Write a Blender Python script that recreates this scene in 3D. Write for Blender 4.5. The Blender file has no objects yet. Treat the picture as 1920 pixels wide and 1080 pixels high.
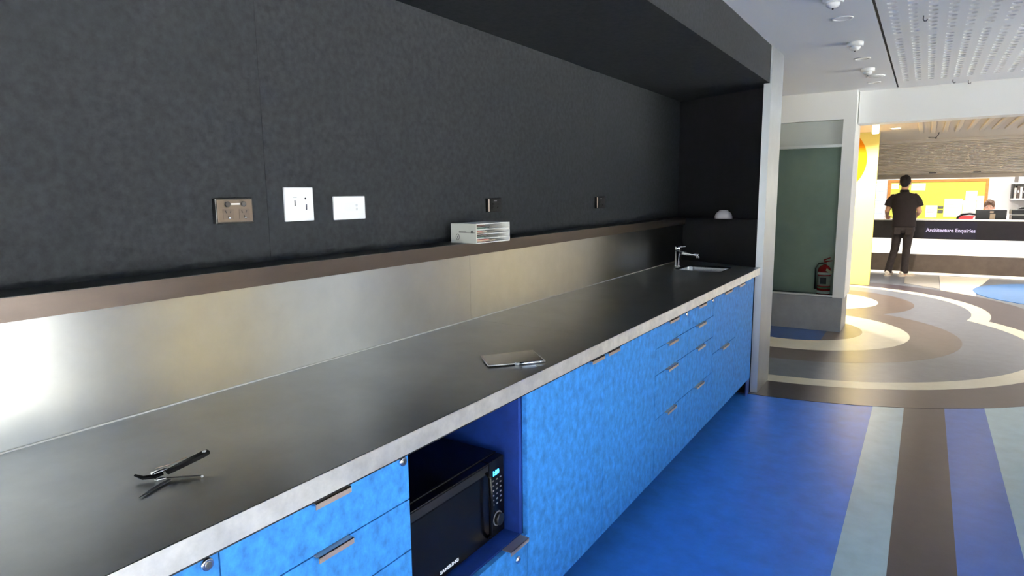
import bpy, bmesh, math, random
from mathutils import Vector, Matrix
random.seed(7)
S = bpy.context.scene
COL = S.collection
PI = math.pi

# ------------------------------------------------------------------ camera
cam_d = bpy.data.cameras.new('camera'); cam = bpy.data.objects.new('camera', cam_d); COL.objects.link(cam)
cam_d.sensor_width = 36.0; cam_d.lens = 1184.3 / 1920 * 36; cam_d.clip_start = 0.02; cam_d.clip_end = 300
def _axes():
    f = 1184.3057
    Y = Vector((1738 - 960, 355 - 540, f)).normalized()
    D = Vector((1050 - 960, 8500 - 540, f)).normalized()
    Z = -D; X = Y.cross(Z)
    R = Matrix((X, Y, Z))
    r = R @ Vector((1, 0, 0)); u = -(R @ Vector((0, 1, 0))); b = -(R @ Vector((0, 0, 1)))
    return r, u, b
r_, u_, b_ = _axes()
CAM = Vector((0, 0, 1.51))
cam.matrix_world = Matrix(((r_.x, u_.x, b_.x, CAM.x), (r_.y, u_.y, b_.y, CAM.y), (r_.z, u_.z, b_.z, CAM.z), (0, 0, 0, 1)))
S.camera = cam

# ------------------------------------------------------------------ world, daylight, exposure
W = bpy.data.worlds.new('sky'); S.world = W; W.use_nodes = True
bg = W.node_tree.nodes['Background']; bg.inputs[0].default_value = (0.88, 0.95, 1.0, 1); bg.inputs[1].default_value = 2.2
sun_d = bpy.data.lights.new('sun', 'SUN'); sun_d.energy = 160.0; sun_d.angle = 0.01; sun_d.color = (1.0, .98, .95)
sun = bpy.data.objects.new('sun', sun_d); COL.objects.link(sun); sun.location = (-8, 4, 12)
sun.rotation_euler = Vector((.60, -.30, -.75)).to_track_quat('-Z', 'Y').to_euler()
S.view_settings.view_transform = 'Standard'; S.view_settings.look = 'None'
S.view_settings.gamma = 1.0; S.view_settings.exposure = 1.2; S.view_settings.use_curve_mapping = False
S.cycles.use_denoising = True
S.cycles.max_bounces = 10; S.cycles.diffuse_bounces = 6; S.cycles.glossy_bounces = 5
S.cycles.transmission_bounces = 8; S.cycles.transparent_max_bounces = 8
S.cycles.sample_clamp_indirect = 6.0; S.cycles.caustics_reflective = False; S.cycles.caustics_refractive = False
XR = 2.7; XL = 4.2; YB = -3.6
# (y0, y1, z0, z1, kind) openings in the right wall
WINS = [(-3.2, 2.25, 0.08, 2.40, 'clear'), (3.0, 4.1, 0.08, 2.40, 'blind'), (4.4, 7.45, 1.0, 2.47, 'clear')]  # blind opening invented for the cream reflection; last one added to brighten the ceiling
WINL = [(10.1, 12.5, 0.08, 2.25, 'blind')]  # unseen lobby window, invented for the bright cream band in the splashback
def portal(loc, rot, sx, sy):
    l = bpy.data.lights.new('window_portal', 'AREA'); l.shape = 'RECTANGLE'; l.size = sx; l.size_y = sy
    l.cycles.is_portal = True
    o = bpy.data.objects.new('window_portal', l); o.location = loc; o.rotation_euler = rot; COL.objects.link(o)
for (a, b, c, d, k) in WINS:
    if k == 'clear':
        portal((XR + 0.3, (a + b) / 2, (c + d) / 2), (0, PI / 2, 0), d - c, b - a)
portal((0.7, YB - 0.25, 1.25), (-PI / 2, 0, 0), 3.4, 2.34)

# ------------------------------------------------------------------ materials
def s2l(c):
    return tuple(((v / 255) / 12.92 if v / 255 <= 0.04045 else ((v / 255 + 0.055) / 1.055) ** 2.4) for v in c)
MATS = {}
def mat(name, rgb, rough=0.5, metal=0.0, mottle=0.0, scale=30.0, spec=0.5, bump=0.0, emit=None, es=0.0,
        trans=0.0, alpha=1.0, aniso=0.0, tangent=None, coat=0.0, stretch=(1, 1, 1), rvar=0.0, ior=1.45, second=None):
    if name in MATS: return MATS[name]
    m = bpy.data.materials.new(name); m.use_nodes = True
    nt = m.node_tree; N = nt.nodes; L = nt.links; b = N['Principled BSDF']
    c = s2l(rgb) + (1,)
    b.inputs['Base Color'].default_value = c
    b.inputs['Roughness'].default_value = rough; b.inputs['Metallic'].default_value = metal
    b.inputs['Specular IOR Level'].default_value = spec; b.inputs['IOR'].default_value = ior
    b.inputs['Transmission Weight'].default_value = trans; b.inputs['Alpha'].default_value = alpha
    b.inputs['Coat Weight'].default_value = coat; b.inputs['Coat Roughness'].default_value = 0.15
    if aniso:
        b.inputs['Anisotropic'].default_value = aniso
        cx = N.new('ShaderNodeCombineXYZ')
        for i in range(3): cx.inputs[i].default_value = tangent[i]
        L.new(cx.outputs[0], b.inputs['Tangent'])
    if emit:
        b.inputs['Emission Color'].default_value = s2l(emit) + (1,); b.inputs['Emission Strength'].default_value = es
    if mottle or bump or rvar:
        tc = N.new('ShaderNodeTexCoord'); mp = N.new('ShaderNodeMapping'); mp.inputs['Scale'].default_value = stretch
        L.new(tc.outputs['Object'], mp.inputs[0])
        n1 = N.new('ShaderNodeTexNoise'); n1.inputs['Scale'].default_value = scale; n1.inputs['Detail'].default_value = 6
        n1.inputs['Roughness'].default_value = 0.65; L.new(mp.outputs[0], n1.inputs['Vector'])
        if mottle:
            ramp = N.new('ShaderNodeValToRGB')
            ramp.color_ramp.elements[0].position = 0.32; ramp.color_ramp.elements[1].position = 0.68
            lo = tuple(max(0, v * (1 - mottle)) for v in c[:3]) + (1,)
            hi = tuple(min(1, v * (1 + mottle)) for v in c[:3]) + (1,)
            if second: lo = s2l(second) + (1,)
            ramp.color_ramp.elements[0].color = lo; ramp.color_ramp.elements[1].color = hi
            L.new(n1.outputs['Fac'], ramp.inputs[0]); L.new(ramp.outputs[0], b.inputs['Base Color'])
        if bump:
            bp = N.new('ShaderNodeBump'); bp.inputs['Strength'].default_value = bump; bp.inputs['Distance'].default_value = 0.002
            L.new(n1.outputs['Fac'], bp.inputs['Height']); L.new(bp.outputs[0], b.inputs['Normal'])
        if rvar:
            n2 = N.new('ShaderNodeTexNoise'); n2.inputs['Scale'].default_value = 4.0; n2.inputs['Detail'].default_value = 5
            L.new(tc.outputs['Object'], n2.inputs['Vector'])
            mr = N.new('ShaderNodeMapRange'); mr.inputs[1].default_value = 0.3; mr.inputs[2].default_value = 0.7
            mr.inputs[3].default_value = rough - rvar; mr.inputs[4].default_value = rough + rvar
            L.new(n2.outputs['Fac'], mr.inputs[0]); L.new(mr.outputs[0], b.inputs['Roughness'])
    MATS[name] = m
    return m

def glass(name, rgb, refl=1.0):
    m = bpy.data.materials.new(name); m.use_nodes = True; N = m.node_tree.nodes; L = m.node_tree.links
    N.remove(N['Principled BSDF'])
    t = N.new('ShaderNodeBsdfTransparent'); t.inputs[0].default_value = s2l(rgb) + (1,)
    g = N.new('ShaderNodeBsdfGlossy'); g.inputs['Roughness'].default_value = 0.02
    f = N.new('ShaderNodeFresnel'); f.inputs[0].default_value = 1.45
    x = N.new('ShaderNodeMixShader'); L.new(f.outputs[0], x.inputs[0]); L.new(t.outputs[0], x.inputs[1]); L.new(g.outputs[0], x.inputs[2])
    L.new(x.outputs[0], N['Material Output'].inputs[0]); return m
M_glass = glass('window_glass', (252, 254, 255))
M_glassg = glass('green_glass', (240, 246, 242))
M_wall = mat('charcoal_lino', (33, 35, 38), 0.9, mottle=0.28, scale=44, spec=0.12)
M_soffit = mat('charcoal_lino_soffit', (33, 35, 38), 0.9, mottle=0.28, scale=44, spec=0.12)
M_black = mat('black_laminate', (22, 21, 24), 0.6, mottle=0.2, scale=20, spec=0.25)
M_blue = mat('blue_lino_door', (46, 114, 182), 0.5, mottle=0.36, scale=34, spec=0.3, stretch=(1, 1, 0.75))
M_navy = mat('navy_carcass', (14, 42, 110), 0.45, mottle=0.2, scale=14)
M_dark = mat('shadow_gap_black', (12, 12, 16), 0.7)
M_steel = mat('brushed_steel_splash', (200, 198, 192), 0.34, 1.0, mottle=0.05, scale=8, aniso=0.85, tangent=(0, 0, 1), rvar=0.04)
M_steelt = mat('brushed_steel_top', (186, 189, 191), 0.31, 1.0, mottle=0.08, scale=5, aniso=0.5, tangent=(1, 0, 0), rvar=0.015)
M_steelf = mat('brushed_steel_fascia', (236, 232, 226), 0.52, 1.0, mottle=0.12, scale=18, rvar=0.08)
M_steelc = mat('brushed_steel_column', (180, 184, 188), 0.40, 1.0, mottle=0.05, scale=6, aniso=0.6, tangent=(0, 1, 0))
M_steele = mat('brushed_steel_edge', (222, 226, 230), 0.62, 1.0, aniso=0.8, tangent=(1, 0, 0))
M_chrome = mat('chrome', (230, 230, 232), 0.08, 1.0)
M_alu = mat('aluminium_pull', (204, 186, 174), 0.5, 1.0)
M_ledge = mat('bronze_ledge', (68, 60, 56), 0.34, 0.75, mottle=0.12, scale=12, stretch=(1, 0.2, 1))
M_ledget = mat('black_ledge_top', (30, 30, 34), 0.5)
M_white = mat('white_paint', (232, 232, 230), 0.75, spec=0.25)
M_ceil = mat('ceiling_paint', (238, 239, 240), 0.85, spec=0.15)
M_plastic = mat('white_plastic', (242, 242, 242), 0.35)
M_bplastic = mat('black_plastic', (18, 18, 20), 0.3)
M_bgloss = mat('black_gloss', (8, 8, 10), 0.22, spec=.25)
M_cream = mat('cream_paint', (240, 228, 196), 0.8, spec=0.2)
M_yellow = mat('yellow_pale_paint', (244, 232, 140), 0.75, spec=0.2)
M_circle = mat('yellow_circle_paint', (226, 140, 8), 0.7, spec=0.2)
M_shutter = mat('shutter_grey', (222, 214, 206), 0.6)
M_plinth = mat('grey_plinth', (140, 142, 146), 0.5, mottle=0.12, scale=6)
M_deskgrey = mat('desk_base_grey', (104, 94, 88), 0.7, mottle=0.15, scale=8)
M_deskblack = mat('desk_black', (28, 22, 27), 0.5, mottle=0.25, scale=14)

# ------------------------------------------------------------------ mesh helpers
class MB:
    """collects shapes into one mesh"""
    def __init__(self): self.bm = bmesh.new()
    def box(self, x0, x1, y0, y1, z0, z1, bev=0.0, seg=2):
        g = bmesh.ops.create_cube(self.bm, size=1.0)['verts']
        for v in g:
            v.co = Vector((x0 + (v.co.x + .5) * (x1 - x0), y0 + (v.co.y + .5) * (y1 - y0), z0 + (v.co.z + .5) * (z1 - z0)))
        if bev > 0:
            es = list({e for v in g for e in v.link_edges})
            bmesh.ops.bevel(self.bm, geom=es, offset=bev, segments=seg, affect='EDGES', profile=0.5)
        return self
    def prism(self, pts, z0, z1):
        """polygon in plan pushed up from z0 to z1"""
        lo = [self.bm.verts.new((p[0], p[1], z0)) for p in pts]; hi = [self.bm.verts.new((p[0], p[1], z1)) for p in pts]
        n = len(pts)
        self.bm.faces.new(lo[::-1]); self.bm.faces.new(hi)
        for i in range(n): self.bm.faces.new((lo[i], lo[(i + 1) % n], hi[(i + 1) % n], hi[i]))
        return self
    def extr(self, pts, vec):
        """closed 3-D polygon pushed along vec"""
        vec = Vector(vec); lo = [self.bm.verts.new(p) for p in pts]; hi = [self.bm.verts.new(Vector(p) + vec) for p in pts]
        n = len(pts); self.bm.faces.new(lo[::-1]); self.bm.faces.new(hi)
        for i in range(n): self.bm.faces.new((lo[i], lo[(i + 1) % n], hi[(i + 1) % n], hi[i]))
        return self
    def lathe(self, prof, c=(0, 0, 0), axis='z', n=24):
        """prof: list of (radius, height)"""
        rings = []
        for (r, h) in prof:
            ring = []
            for i in range(n):
                a = 2 * PI * i / n; p = (r * math.cos(a), r * math.sin(a), h)
                if axis == 'x': p = (h, r * math.cos(a), r * math.sin(a))
                elif axis == 'y': p = (r * math.cos(a), h, r * math.sin(a))
                ring.append(self.bm.verts.new((p[0] + c[0], p[1] + c[1], p[2] + c[2])))
            rings.append(ring)
        for a, b in zip(rings, rings[1:]):
            for i in range(n):
                f = self.bm.faces.new((a[i], a[(i + 1) % n], b[(i + 1) % n], b[i])); f.smooth = True
        self.bm.faces.new(rings[0][::-1]); self.bm.faces.new(rings[-1])
        return self
    def tube(self, pts, rad, n=10, caps=True, flat=1.0, up=None):
        """tapered tube along a polyline; rad number or list; flat squeezes the second axis"""
        pts = [Vector(p) for p in pts]; k = len(pts)
        rad = [rad] * k if not isinstance(rad, (list, tuple)) else rad
        t = [(pts[min(i + 1, k - 1)] - pts[max(i - 1, 0)]).normalized() for i in range(k)]
        u = up and Vector(up) or (Vector((0, 0, 1)) if abs(t[0].z) < 0.9 else Vector((1, 0, 0)))
        rings = []
        for i in range(k):
            s = t[i].cross(u)
            if s.length < 1e-5: s = t[i].cross(Vector((0, 1, 0)))
            s.normalize(); w = s.cross(t[i]).normalized(); u = w
            rr = rad[i] if isinstance(rad[i], (list, tuple)) else (rad[i], rad[i] * flat)
            rings.append([self.bm.verts.new(pts[i] + s * rr[0] * math.cos(2 * PI * j / n) + w * rr[1] * math.sin(2 * PI * j / n)) for j in range(n)])
        for a, b in zip(rings, rings[1:]):
            for j in range(n):
                f = self.bm.faces.new((a[j], a[(j + 1) % n], b[(j + 1) % n], b[j])); f.smooth = True
        if caps: self.bm.faces.new(rings[0][::-1]); self.bm.faces.new(rings[-1])
        return self
    def ball(self, c, r, seg=16, rings=10, rot=None):
        g = bmesh.ops.create_uvsphere(self.bm, u_segments=seg, v_segments=rings, radius=1.0)['verts']
        rr = r if isinstance(r, (list, tuple)) else (r, r, r)
        for v in g:
            p = Vector((v.co.x * rr[0], v.co.y * rr[1], v.co.z * rr[2]))
            if rot: p = rot @ p
            v.co = p + Vector(c)
            for f in v.link_faces: f.smooth = True
        return self
    def xf(self, m): bmesh.ops.transform(self.bm, matrix=m, verts=self.bm.verts); return self
    def build(self, name, m, parent=None):
        bmesh.ops.recalc_face_normals(self.bm, faces=self.bm.faces)
        me = bpy.data.meshes.new(name); self.bm.to_mesh(me); self.bm.free()
        if m: me.materials.append(m)
        o = bpy.data.objects.new(name, me); COL.objects.link(o)
        if parent: o.parent = parent
        return o

def rrect(x0, x1, y0, y1, r, n=6):
    out = []
    for (cx, cy, a0) in ((x1 - r, y1 - r, 0), (x0 + r, y1 - r, PI / 2), (x0 + r, y0 + r, PI), (x1 - r, y0 + r, 1.5 * PI)):
        for i in range(n + 1): out.append((cx + r * math.cos(a0 + PI / 2 * i / n), cy + r * math.sin(a0 + PI / 2 * i / n)))
    return out
def sheet(outer, hole, z0, z1):
    bm = bmesh.new()
    def loop(ps, z):
        vs = [bm.verts.new((p[0], p[1], z)) for p in ps]
        return vs, [bm.edges.new((vs[i], vs[(i + 1) % len(vs)])) for i in range(len(vs))]
    tops = []
    for z in (z0, z1):
        vo, eo = loop(outer, z); hl = [loop(h, z) for h in hole]; eh = [e for _, es in hl for e in es]
        bmesh.ops.triangle_fill(bm, edges=eo + eh, use_beauty=True); tops.append([vo] + [v for v, _ in hl])
    for a, b in zip(tops[0], tops[1]):
        for i in range(len(a)): bm.faces.new((a[i], a[(i + 1) % len(a)], b[(i + 1) % len(a)], b[i]))
    mb = MB(); mb.bm.free(); mb.bm = bm; return mb
def empty(name, loc=(0, 0, 0), rz=0.0):
    o = bpy.data.objects.new(name, None); o.empty_display_size = 0.05; o.location = loc; o.rotation_euler = (0, 0, rz); COL.objects.link(o); return o
def tag(o, label, cat, group=None):
    o['label'] = label; o['category'] = cat
    if group: o['group'] = group
    return o
def struct(o, label=None):
    o['kind'] = 'structure'
    if label: o['label'] = label
    return o
def rel(o, p):
    o.parent = p
    o.matrix_parent_inverse = (Matrix.Translation(p.location) @ p.rotation_euler.to_matrix().to_4x4()).inverted()
    return o
def bx(name, m, x0, x1, y0, y1, z0, z1, parent=None, bev=0.0):
    return MB().box(x0, x1, y0, y1, z0, z1, bev).build(name, m, parent)
def text(body, size, m, name, parent, mw, ext=0.001, bold=0.0, width=None):
    """flat lettering turned into a mesh; mw maps the text's plane to the world; width fits the line"""
    cu = bpy.data.curves.new(name, 'FONT'); cu.body = body; cu.size = size; cu.extrude = ext; cu.offset = bold; cu.align_x = 'LEFT'
    t = bpy.data.objects.new(name, cu); COL.objects.link(t)
    bpy.context.view_layer.update()
    dg = bpy.context.evaluated_depsgraph_get(); me = bpy.data.meshes.new_from_object(t.evaluated_get(dg))
    bpy.data.objects.remove(t); 
    if width:
        xs = [v.co.x for v in me.vertices]; k = width / (max(xs) - min(xs)); x0 = min(xs)
        for v in me.vertices: v.co.x = (v.co.x - x0) * k
    me.transform(mw); me.name = name; me.materials.clear(); me.materials.append(m)
    o = bpy.data.objects.new(name, me); COL.objects.link(o); o.parent = parent
    return o
def basis(o, ex, ey):
    ex = Vector(ex).normalized(); ey = Vector(ey).normalized(); ez = ex.cross(ey)
    return Matrix(((ex.x, ey.x, ez.x, o[0]), (ex.y, ey.y, ez.y, o[1]), (ex.z, ey.z, ez.z, o[2]), (0, 0, 0, 1)))

# ------------------------------------------------------------------ the setting: floor
ZC = 2.515; WX = -1.79
Mf_blue = mat('lino_blue', (36, 100, 190), 0.36, mottle=0.16, scale=9, spec=0.45)
Mf_blue2 = mat('lino_mid_blue', (52, 92, 168), 0.33, mottle=0.12, scale=9, spec=0.45)
Mf_pale = mat('lino_pale_blue', (162, 190, 202), 0.33, mottle=0.08, scale=9, spec=0.45)
Mf_dark = mat('lino_dark_taupe', (60, 52, 60), 0.33, mottle=0.14, scale=9, spec=0.45)
Mf_grey = mat('lino_blue_grey', (96, 102, 114), 0.33, mottle=0.12, scale=9, spec=0.45)
Mf_cream = mat('lino_cream', (190, 188, 174), 0.33, mottle=0.06, scale=9, spec=0.45)
Mf_taupe = mat('lino_taupe', (88, 80, 78), 0.33, mottle=0.12, scale=9, spec=0.45)
Mf_white = mat('lino_white', (216, 210, 196), 0.33, mottle=0.05, scale=9, spec=0.45)
Mf_sky = mat('lino_sky_blue', (56, 112, 176), 0.33, mottle=0.1, scale=9, spec=0.45)
floor = struct(bx('floor', Mf_blue, -4.0, XL + 0.2, YB, 20.0, -0.12, 0.0))
CA = (-1.13, 7.53); CB = (-1.32, 9.38); CB2 = (-1.22, 9.65)
def in_any(p, cs): return any((p[0] - c[0]) ** 2 + (p[1] - c[1]) ** 2 < r * r - 1e-6 for c, r in cs)
def blob(circles, n=120):
    """outline of a union of two overlapping circles"""
    (c0, r0), (c1, r1) = circles
    pts = []
    a0 = [i for i in range(n)]
    def arc(c, r, other):
        ps = [(c[0] + r * math.cos(2 * PI * i / n - PI / 2), c[1] + r * math.sin(2 * PI * i / n - PI / 2)) for i in range(n)]
        keep = [not in_any(p, [other]) for p in ps]
        st = next(i for i in range(n) if keep[i] and not keep[i - 1])
        out = []
        i = st
        while keep[i % n] and len(out) < n: out.append(ps[i % n]); i += 1
        return out
    A = arc(c0, r0, (c1, r1)); B = arc(c1, r1, (c0, r0))
    d = Vector((c1[0] - c0[0], c1[1] - c0[1])); D = d.length; d /= D
    a = (r0 * r0 - r1 * r1 + D * D) / (2 * D); h = math.sqrt(max(0, r0 * r0 - a * a)); q = Vector(c0) + d * a; nrm = Vector((-d.y, d.x))
    i1 = q + nrm * h; i2 = q - nrm * h
    e = Vector(A[-1])
    first, second = (i1, i2) if (e - i1).length < (e - i2).length else (i2, i1)
    return A + [tuple(first)] + B + [tuple(second)]
def disc(c, r, n=96): return [(c[0] + r * math.cos(2 * PI * i / n), c[1] + r * math.sin(2 * PI * i / n)) for i in range(n)]
def clipx(pts, lo=-3.9, hi=XL): return [(min(max(p[0], lo), hi), p[1]) for p in pts]
_lay = [0.0004]
def inlay(pts, m, label=None):
    z = _lay[0]; _lay[0] += 0.0004
    mb = MB(); pts = clipx(pts)
    bm = mb.bm
    vs = [bm.verts.new((p[0], p[1], z)) for p in pts]
    lo = [bm.verts.new((p[0], p[1], -0.001)) for p in pts]
    n = len(pts)
    top = bm.faces.new(vs)
    for i in range(n): bm.faces.new((lo[i], lo[(i + 1) % n], vs[(i + 1) % n], vs[i]))
    bmesh.ops.triangulate(bm, faces=[top])
    o = mb.build('floor_inlay', m, floor)
    return o
# everything past the big ring: grey lino field of the lobby
inlay([(-3.9, 9.6), (XL, 8.4), (XL, 19.9), (-3.9, 19.9)], Mf_grey)
# stripes running towards the camera
for (x0, x1, m) in ((-0.212, -0.027, Mf_pale), (-0.027, 0.209, Mf_dark), (0.209, 0.442, Mf_blue2), (0.442, 0.90, Mf_pale), (0.90, 1.3, Mf_dark)):
    inlay([(x0, YB + 0.05), (x1, YB + 0.05), (x1, 5.9), (x0, 5.9)], m)
inlay(blob([(CA, 2.72), (CB, 2.55)]), Mf_dark)
inlay(blob([(CA, 2.30), (CB, 2.07)]), Mf_cream)
inlay(blob([(CA, 2.11), (CB, 1.88)]), Mf_grey)
inlay(blob([(CA, 1.53), (CB2, 1.19)]), Mf_taupe)
inlay(disc(CA, 1.09), Mf_cream)
inlay(disc(CA, 0.66), Mf_taupe)
_h = [p for p in disc(CA, 0.659) if p[0] < -0.80]
inlay(sorted([p for p in _h if p[1] >= CA[1]], key=lambda p: p[0]) + sorted([p for p in _h if p[1] < CA[1]], key=lambda p: -p[0]), mat('lino_deep_blue', (46, 72, 120), 0.36, mottle=0.14, scale=9, spec=0.4))
inlay(disc(CB2, 0.78), Mf_cream)
inlay(disc(CB2, 0.56), Mf_white)
inlay([(0.29, 13.3), (0.28, 11.43), (0.69, 10.95), (0.72, 11.8), (0.85, 12.42), (1.0, 13.3)], Mf_white)
inlay(disc((2.02, 11.55), 1.34), Mf_sky)
inlay([(-0.22, 13.3), (-0.20, 12.0), (0.27, 11.55), (0.28, 13.3)], mat('lino_warm_grey', (150, 148, 144), 0.33, mottle=0.08, scale=9, spec=0.45))

# ------------------------------------------------------------------ the setting: left wall, bulkhead, end panel
wl = struct(bx('wall_left', M_dark, WX - 0.15, WX - 0.012, YB, 5.9, 0, 2.9))
seams = [YB, -1.10, 1.30, 3.70, 5.55]
for a, b in zip(seams, seams[1:]):
    bx('wall_panel', M_wall, WX - 0.012, WX, a + 0.0003, b - 0.0003, 0.0, 2.30, wl)
bulk = struct(MB().prism([(WX, YB), (-.98, YB), (-.98, 4.859), (-1.021, 4.859), (-1.021, 5.44), (WX, 5.6)], 2.262, ZC).build('ceiling_bulkhead', M_soffit))
# angled end panel (upper) and its deeper lower part
we = struct(MB().prism([(WX, 5.38), (-1.021, 5.03), (-1.021, 5.44), (WX, 5.6)], 1.25, 2.262).build('wall_end', M_black))
MB().prism([(WX, 5.235), (-1.021, 4.852), (-1.021, 5.44), (WX, 5.55)], 0.0, 1.2475).build('lower_panel', M_black, we)
# steel wrapped column at the end of the bench
col = empty('steel_column', (-0.995, 5.05, 0)); tag(col, 'tall brushed steel end column between blue cabinets and lobby', 'column')
rel(bx('side_cladding', M_steelc, -1.020, -0.970, 4.862, 5.27, 0, ZC), col)
rel(bx('edge_cladding', M_steele, -1.020, -0.9695, 4.859, 4.8618, 0, ZC), col)

# ------------------------------------------------------------------ the setting: ceiling
DOWN = [4.363, 5.742, 7.052]
def circ(x, y, r, n=32): return [(x + r * math.cos(2 * PI * i / n), y + r * math.sin(2 * PI * i / n)) for i in range(n)]
ceil = struct(sheet([(WX - .15, YB), (-.322, YB), (-.322, 7.62), (WX - .15, 7.62)], [circ(-.49, y, .047) for y in DOWN], ZC, ZC + .06).build('ceiling', M_ceil))
M_cav = mat('ceiling_cavity', (34, 34, 38), 0.9)
bx('cavity_back', M_cav, -0.4, XR, YB, 7.62, ZC + 0.20, ZC + 0.26, ceil)
bx('shadow_gap', M_dark, -0.322, -0.306, YB, 7.62, ZC + 0.012, ZC + 0.03, ceil)
def perforated(x0, x1, y0, y1, xs, ys, r=0.0245):
    """board with round holes cut through it"""
    bm = bmesh.new(); zb, zt = ZC, ZC + 0.020
    n = 12
    def cell(a, b, c, d, hole):
        if not hole:
            for z in (zb, zt): bm.faces.new([bm.verts.new(p) for p in ((a, c, z), (b, c, z), (b, d, z), (a, d, z))])
            return
        cx, cy = hole
        rim = {}
        for z in (zb, zt):
            ring = [bm.verts.new((cx + r * math.cos(2 * PI * (i + .5) / n), cy + r * math.sin(2 * PI * (i + .5) / n), z)) for i in range(n)]
            cs = [bm.verts.new(p) for p in ((b, d, z), (a, d, z), (a, c, z), (b, c, z))]
            q = n // 4
            for k in range(4):
                for i in range(q - 1):
                    bm.faces.new((cs[k], ring[k * q + i + 1], ring[k * q + i]))
                bm.faces.new((cs[k], cs[(k + 1) % 4], ring[((k + 1) * q) % n], ring[k * q + q - 1]))
            rim[z] = ring
        for i in range(n): bm.faces.new((rim[zb][i], rim[zb][(i + 1) % n], rim[zt][(i + 1) % n], rim[zt][i]))
    xb = [x0] + [(a + b) / 2 for a, b in zip(xs, xs[1:])] + [x1]
    yb = [y0] + [(a + b) / 2 for a, b in zip(ys, ys[1:])] + [y1]
    # margins outside the outer holes are plain strips
    px = xs[1] - xs[0]; py = ys[1] - ys[0]
    xb[0] = xs[0] - px / 2; xb[-1] = xs[-1] + px / 2; yb[0] = ys[0] - py / 2; yb[-1] = ys[-1] + py / 2
    for i, hx in enumerate(xs):
        for j, hy in enumerate(ys): cell(xb[i], xb[i + 1], yb[j], yb[j + 1], (hx, hy))
    for (a, b, c, d) in ((x0, xb[0], y0, y1), (xb[-1], x1, y0, y1), (xb[0], xb[-1], y0, yb[0]), (xb[0], xb[-1], yb[-1], y1)):
        if b - a > 1e-4 and d - c > 1e-4: cell(a, b, c, d, None)
    bmesh.ops.remove_doubles(bm, verts=bm.verts, dist=1e-5)
    bmesh.ops.recalc_face_normals(bm, faces=bm.faces)
    me = bpy.data.meshes.new('perforated_panel'); bm.to_mesh(me); bm.free(); me.materials.append(M_ceil)
    o = bpy.data.objects.new('perforated_panel', me); COL.objects.link(o); o.parent = ceil
xs0 = [-0.232 + 0.096 * k for k in range(12)]
for gx in range(2):
    X0 = -0.306 + 1.2 * gx
    xs = [v + 1.2 * gx for v in xs0]
    perforated(X0 + 0.0008, X0 + 1.1992, 2.68, 5.071, xs, [4.972 - 0.0995 * k for k in range(22, -1, -1)])
    perforated(X0 + 0.0008, X0 + 1.1992, 5.073, 7.60, xs, [5.172 + 0.0985 * k for k in range(21)])
    bx('ceiling_panel', M_ceil, X0, X0 + 1.199, YB, 2.678, ZC, ZC + 0.02, ceil)
bx('ceiling_panel', M_ceil, 2.094, XR, YB, 7.60, ZC, ZC + 0.02, ceil)

# ------------------------------------------------------------------ the setting: right wall with windows, back wall
M_frame = mat('window_frame', (210, 212, 214), 0.5)
def blind(name, c1, c2, k):
    m = bpy.data.materials.new(name); m.use_nodes = True; n = m.node_tree.nodes; l = m.node_tree.links; n.remove(n['Principled BSDF'])
    t = n.new('ShaderNodeBsdfTranslucent'); t.inputs[0].default_value = s2l(c1) + (1,)
    d = n.new('ShaderNodeBsdfDiffuse'); d.inputs[0].default_value = s2l(c2) + (1,)
    x = n.new('ShaderNodeMixShader'); x.inputs[0].default_value = k
    l.new(t.outputs[0], x.inputs[1]); l.new(d.outputs[0], x.inputs[2]); l.new(x.outputs[0], n['Material Output'].inputs[0]); return m
M_blind = blind('added_cream_blind', (255, 243, 214), (240, 226, 190), .12)  # unseen blinds, added to give the splashback something cream and bright to reflect
M_sheer = blind('sheer_blind', (240, 236, 226), (228, 226, 220), .40)
NW = [0]
def window_wall(name, XR, y0, y1, wins):
    mb = MB(); ys = y0
    for (a, b, c, d, k) in wins:
        mb.box(XR, XR + 0.2, ys, a, 0, 2.9); mb.box(XR, XR + 0.2, a, b, 0, c); mb.box(XR, XR + 0.2, a, b, d, 2.9); ys = b
    mb.box(XR, XR + 0.2, ys, y1, 0, 2.9)
    struct(mb.build(name, M_white))
    for (a, b, c, d, k) in wins:
        NW[0] += 1
        w = struct(empty('window_%d' % NW[0], (XR + 0.1, (a + b) / 2, c)))
        f = MB()
        f.box(XR + .06, XR + .12, a, b, c, c + .05).box(XR + .06, XR + .12, a, b, d - .05, d).box(XR + .06, XR + .12, a, a + .05, c, d).box(XR + .06, XR + .12, b - .05, b, c, d)
        nm = max(1, round((b - a) / 1.5))
        for j in range(1, nm): f.box(XR + .06, XR + .12, a + (b - a) * j / nm - .025, a + (b - a) * j / nm + .025, c, d)
        rel(f.build('window_frame', M_frame), w)
        rel(bx('pane', M_glass, XR + .085, XR + .091, a + .05, b - .05, c + .05, d - .05), w)
        if k != 'clear': rel(bx('added_roller_blind', M_blind if k == 'blind' else M_sheer, XR + .03, XR + .032, a + .02, b - .02, c + .02, d - .01), w)
window_wall('wall_right', XR, YB, 7.61, WINS)
window_wall('wall_lobby_right', XL, 7.61, 20.0, WINL)
struct(bx('wall_lobby_return', M_white, XR + .2, XL, 7.61, 7.86, 0, 2.19))
mb = MB().box(-4.0, -1.0, YB - .2, YB, 0, 2.9).box(2.4, XR + .2, YB - .2, YB, 0, 2.9).box(-1.0, 2.4, YB - .2, YB, 0, .08).box(-1.0, 2.4, YB - .2, YB, 2.42, 2.9)
struct(mb.build('wall_back', M_white))
w = struct(empty('window_4', (1.2, YB - .1, .45)))  # unseen window added as fill for the beam and far camera-facing surfaces
f = MB().box(-1, 2.4, YB - .12, YB - .06, .08, .13).box(-1, 2.4, YB - .12, YB - .06, 2.37, 2.42)
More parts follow.
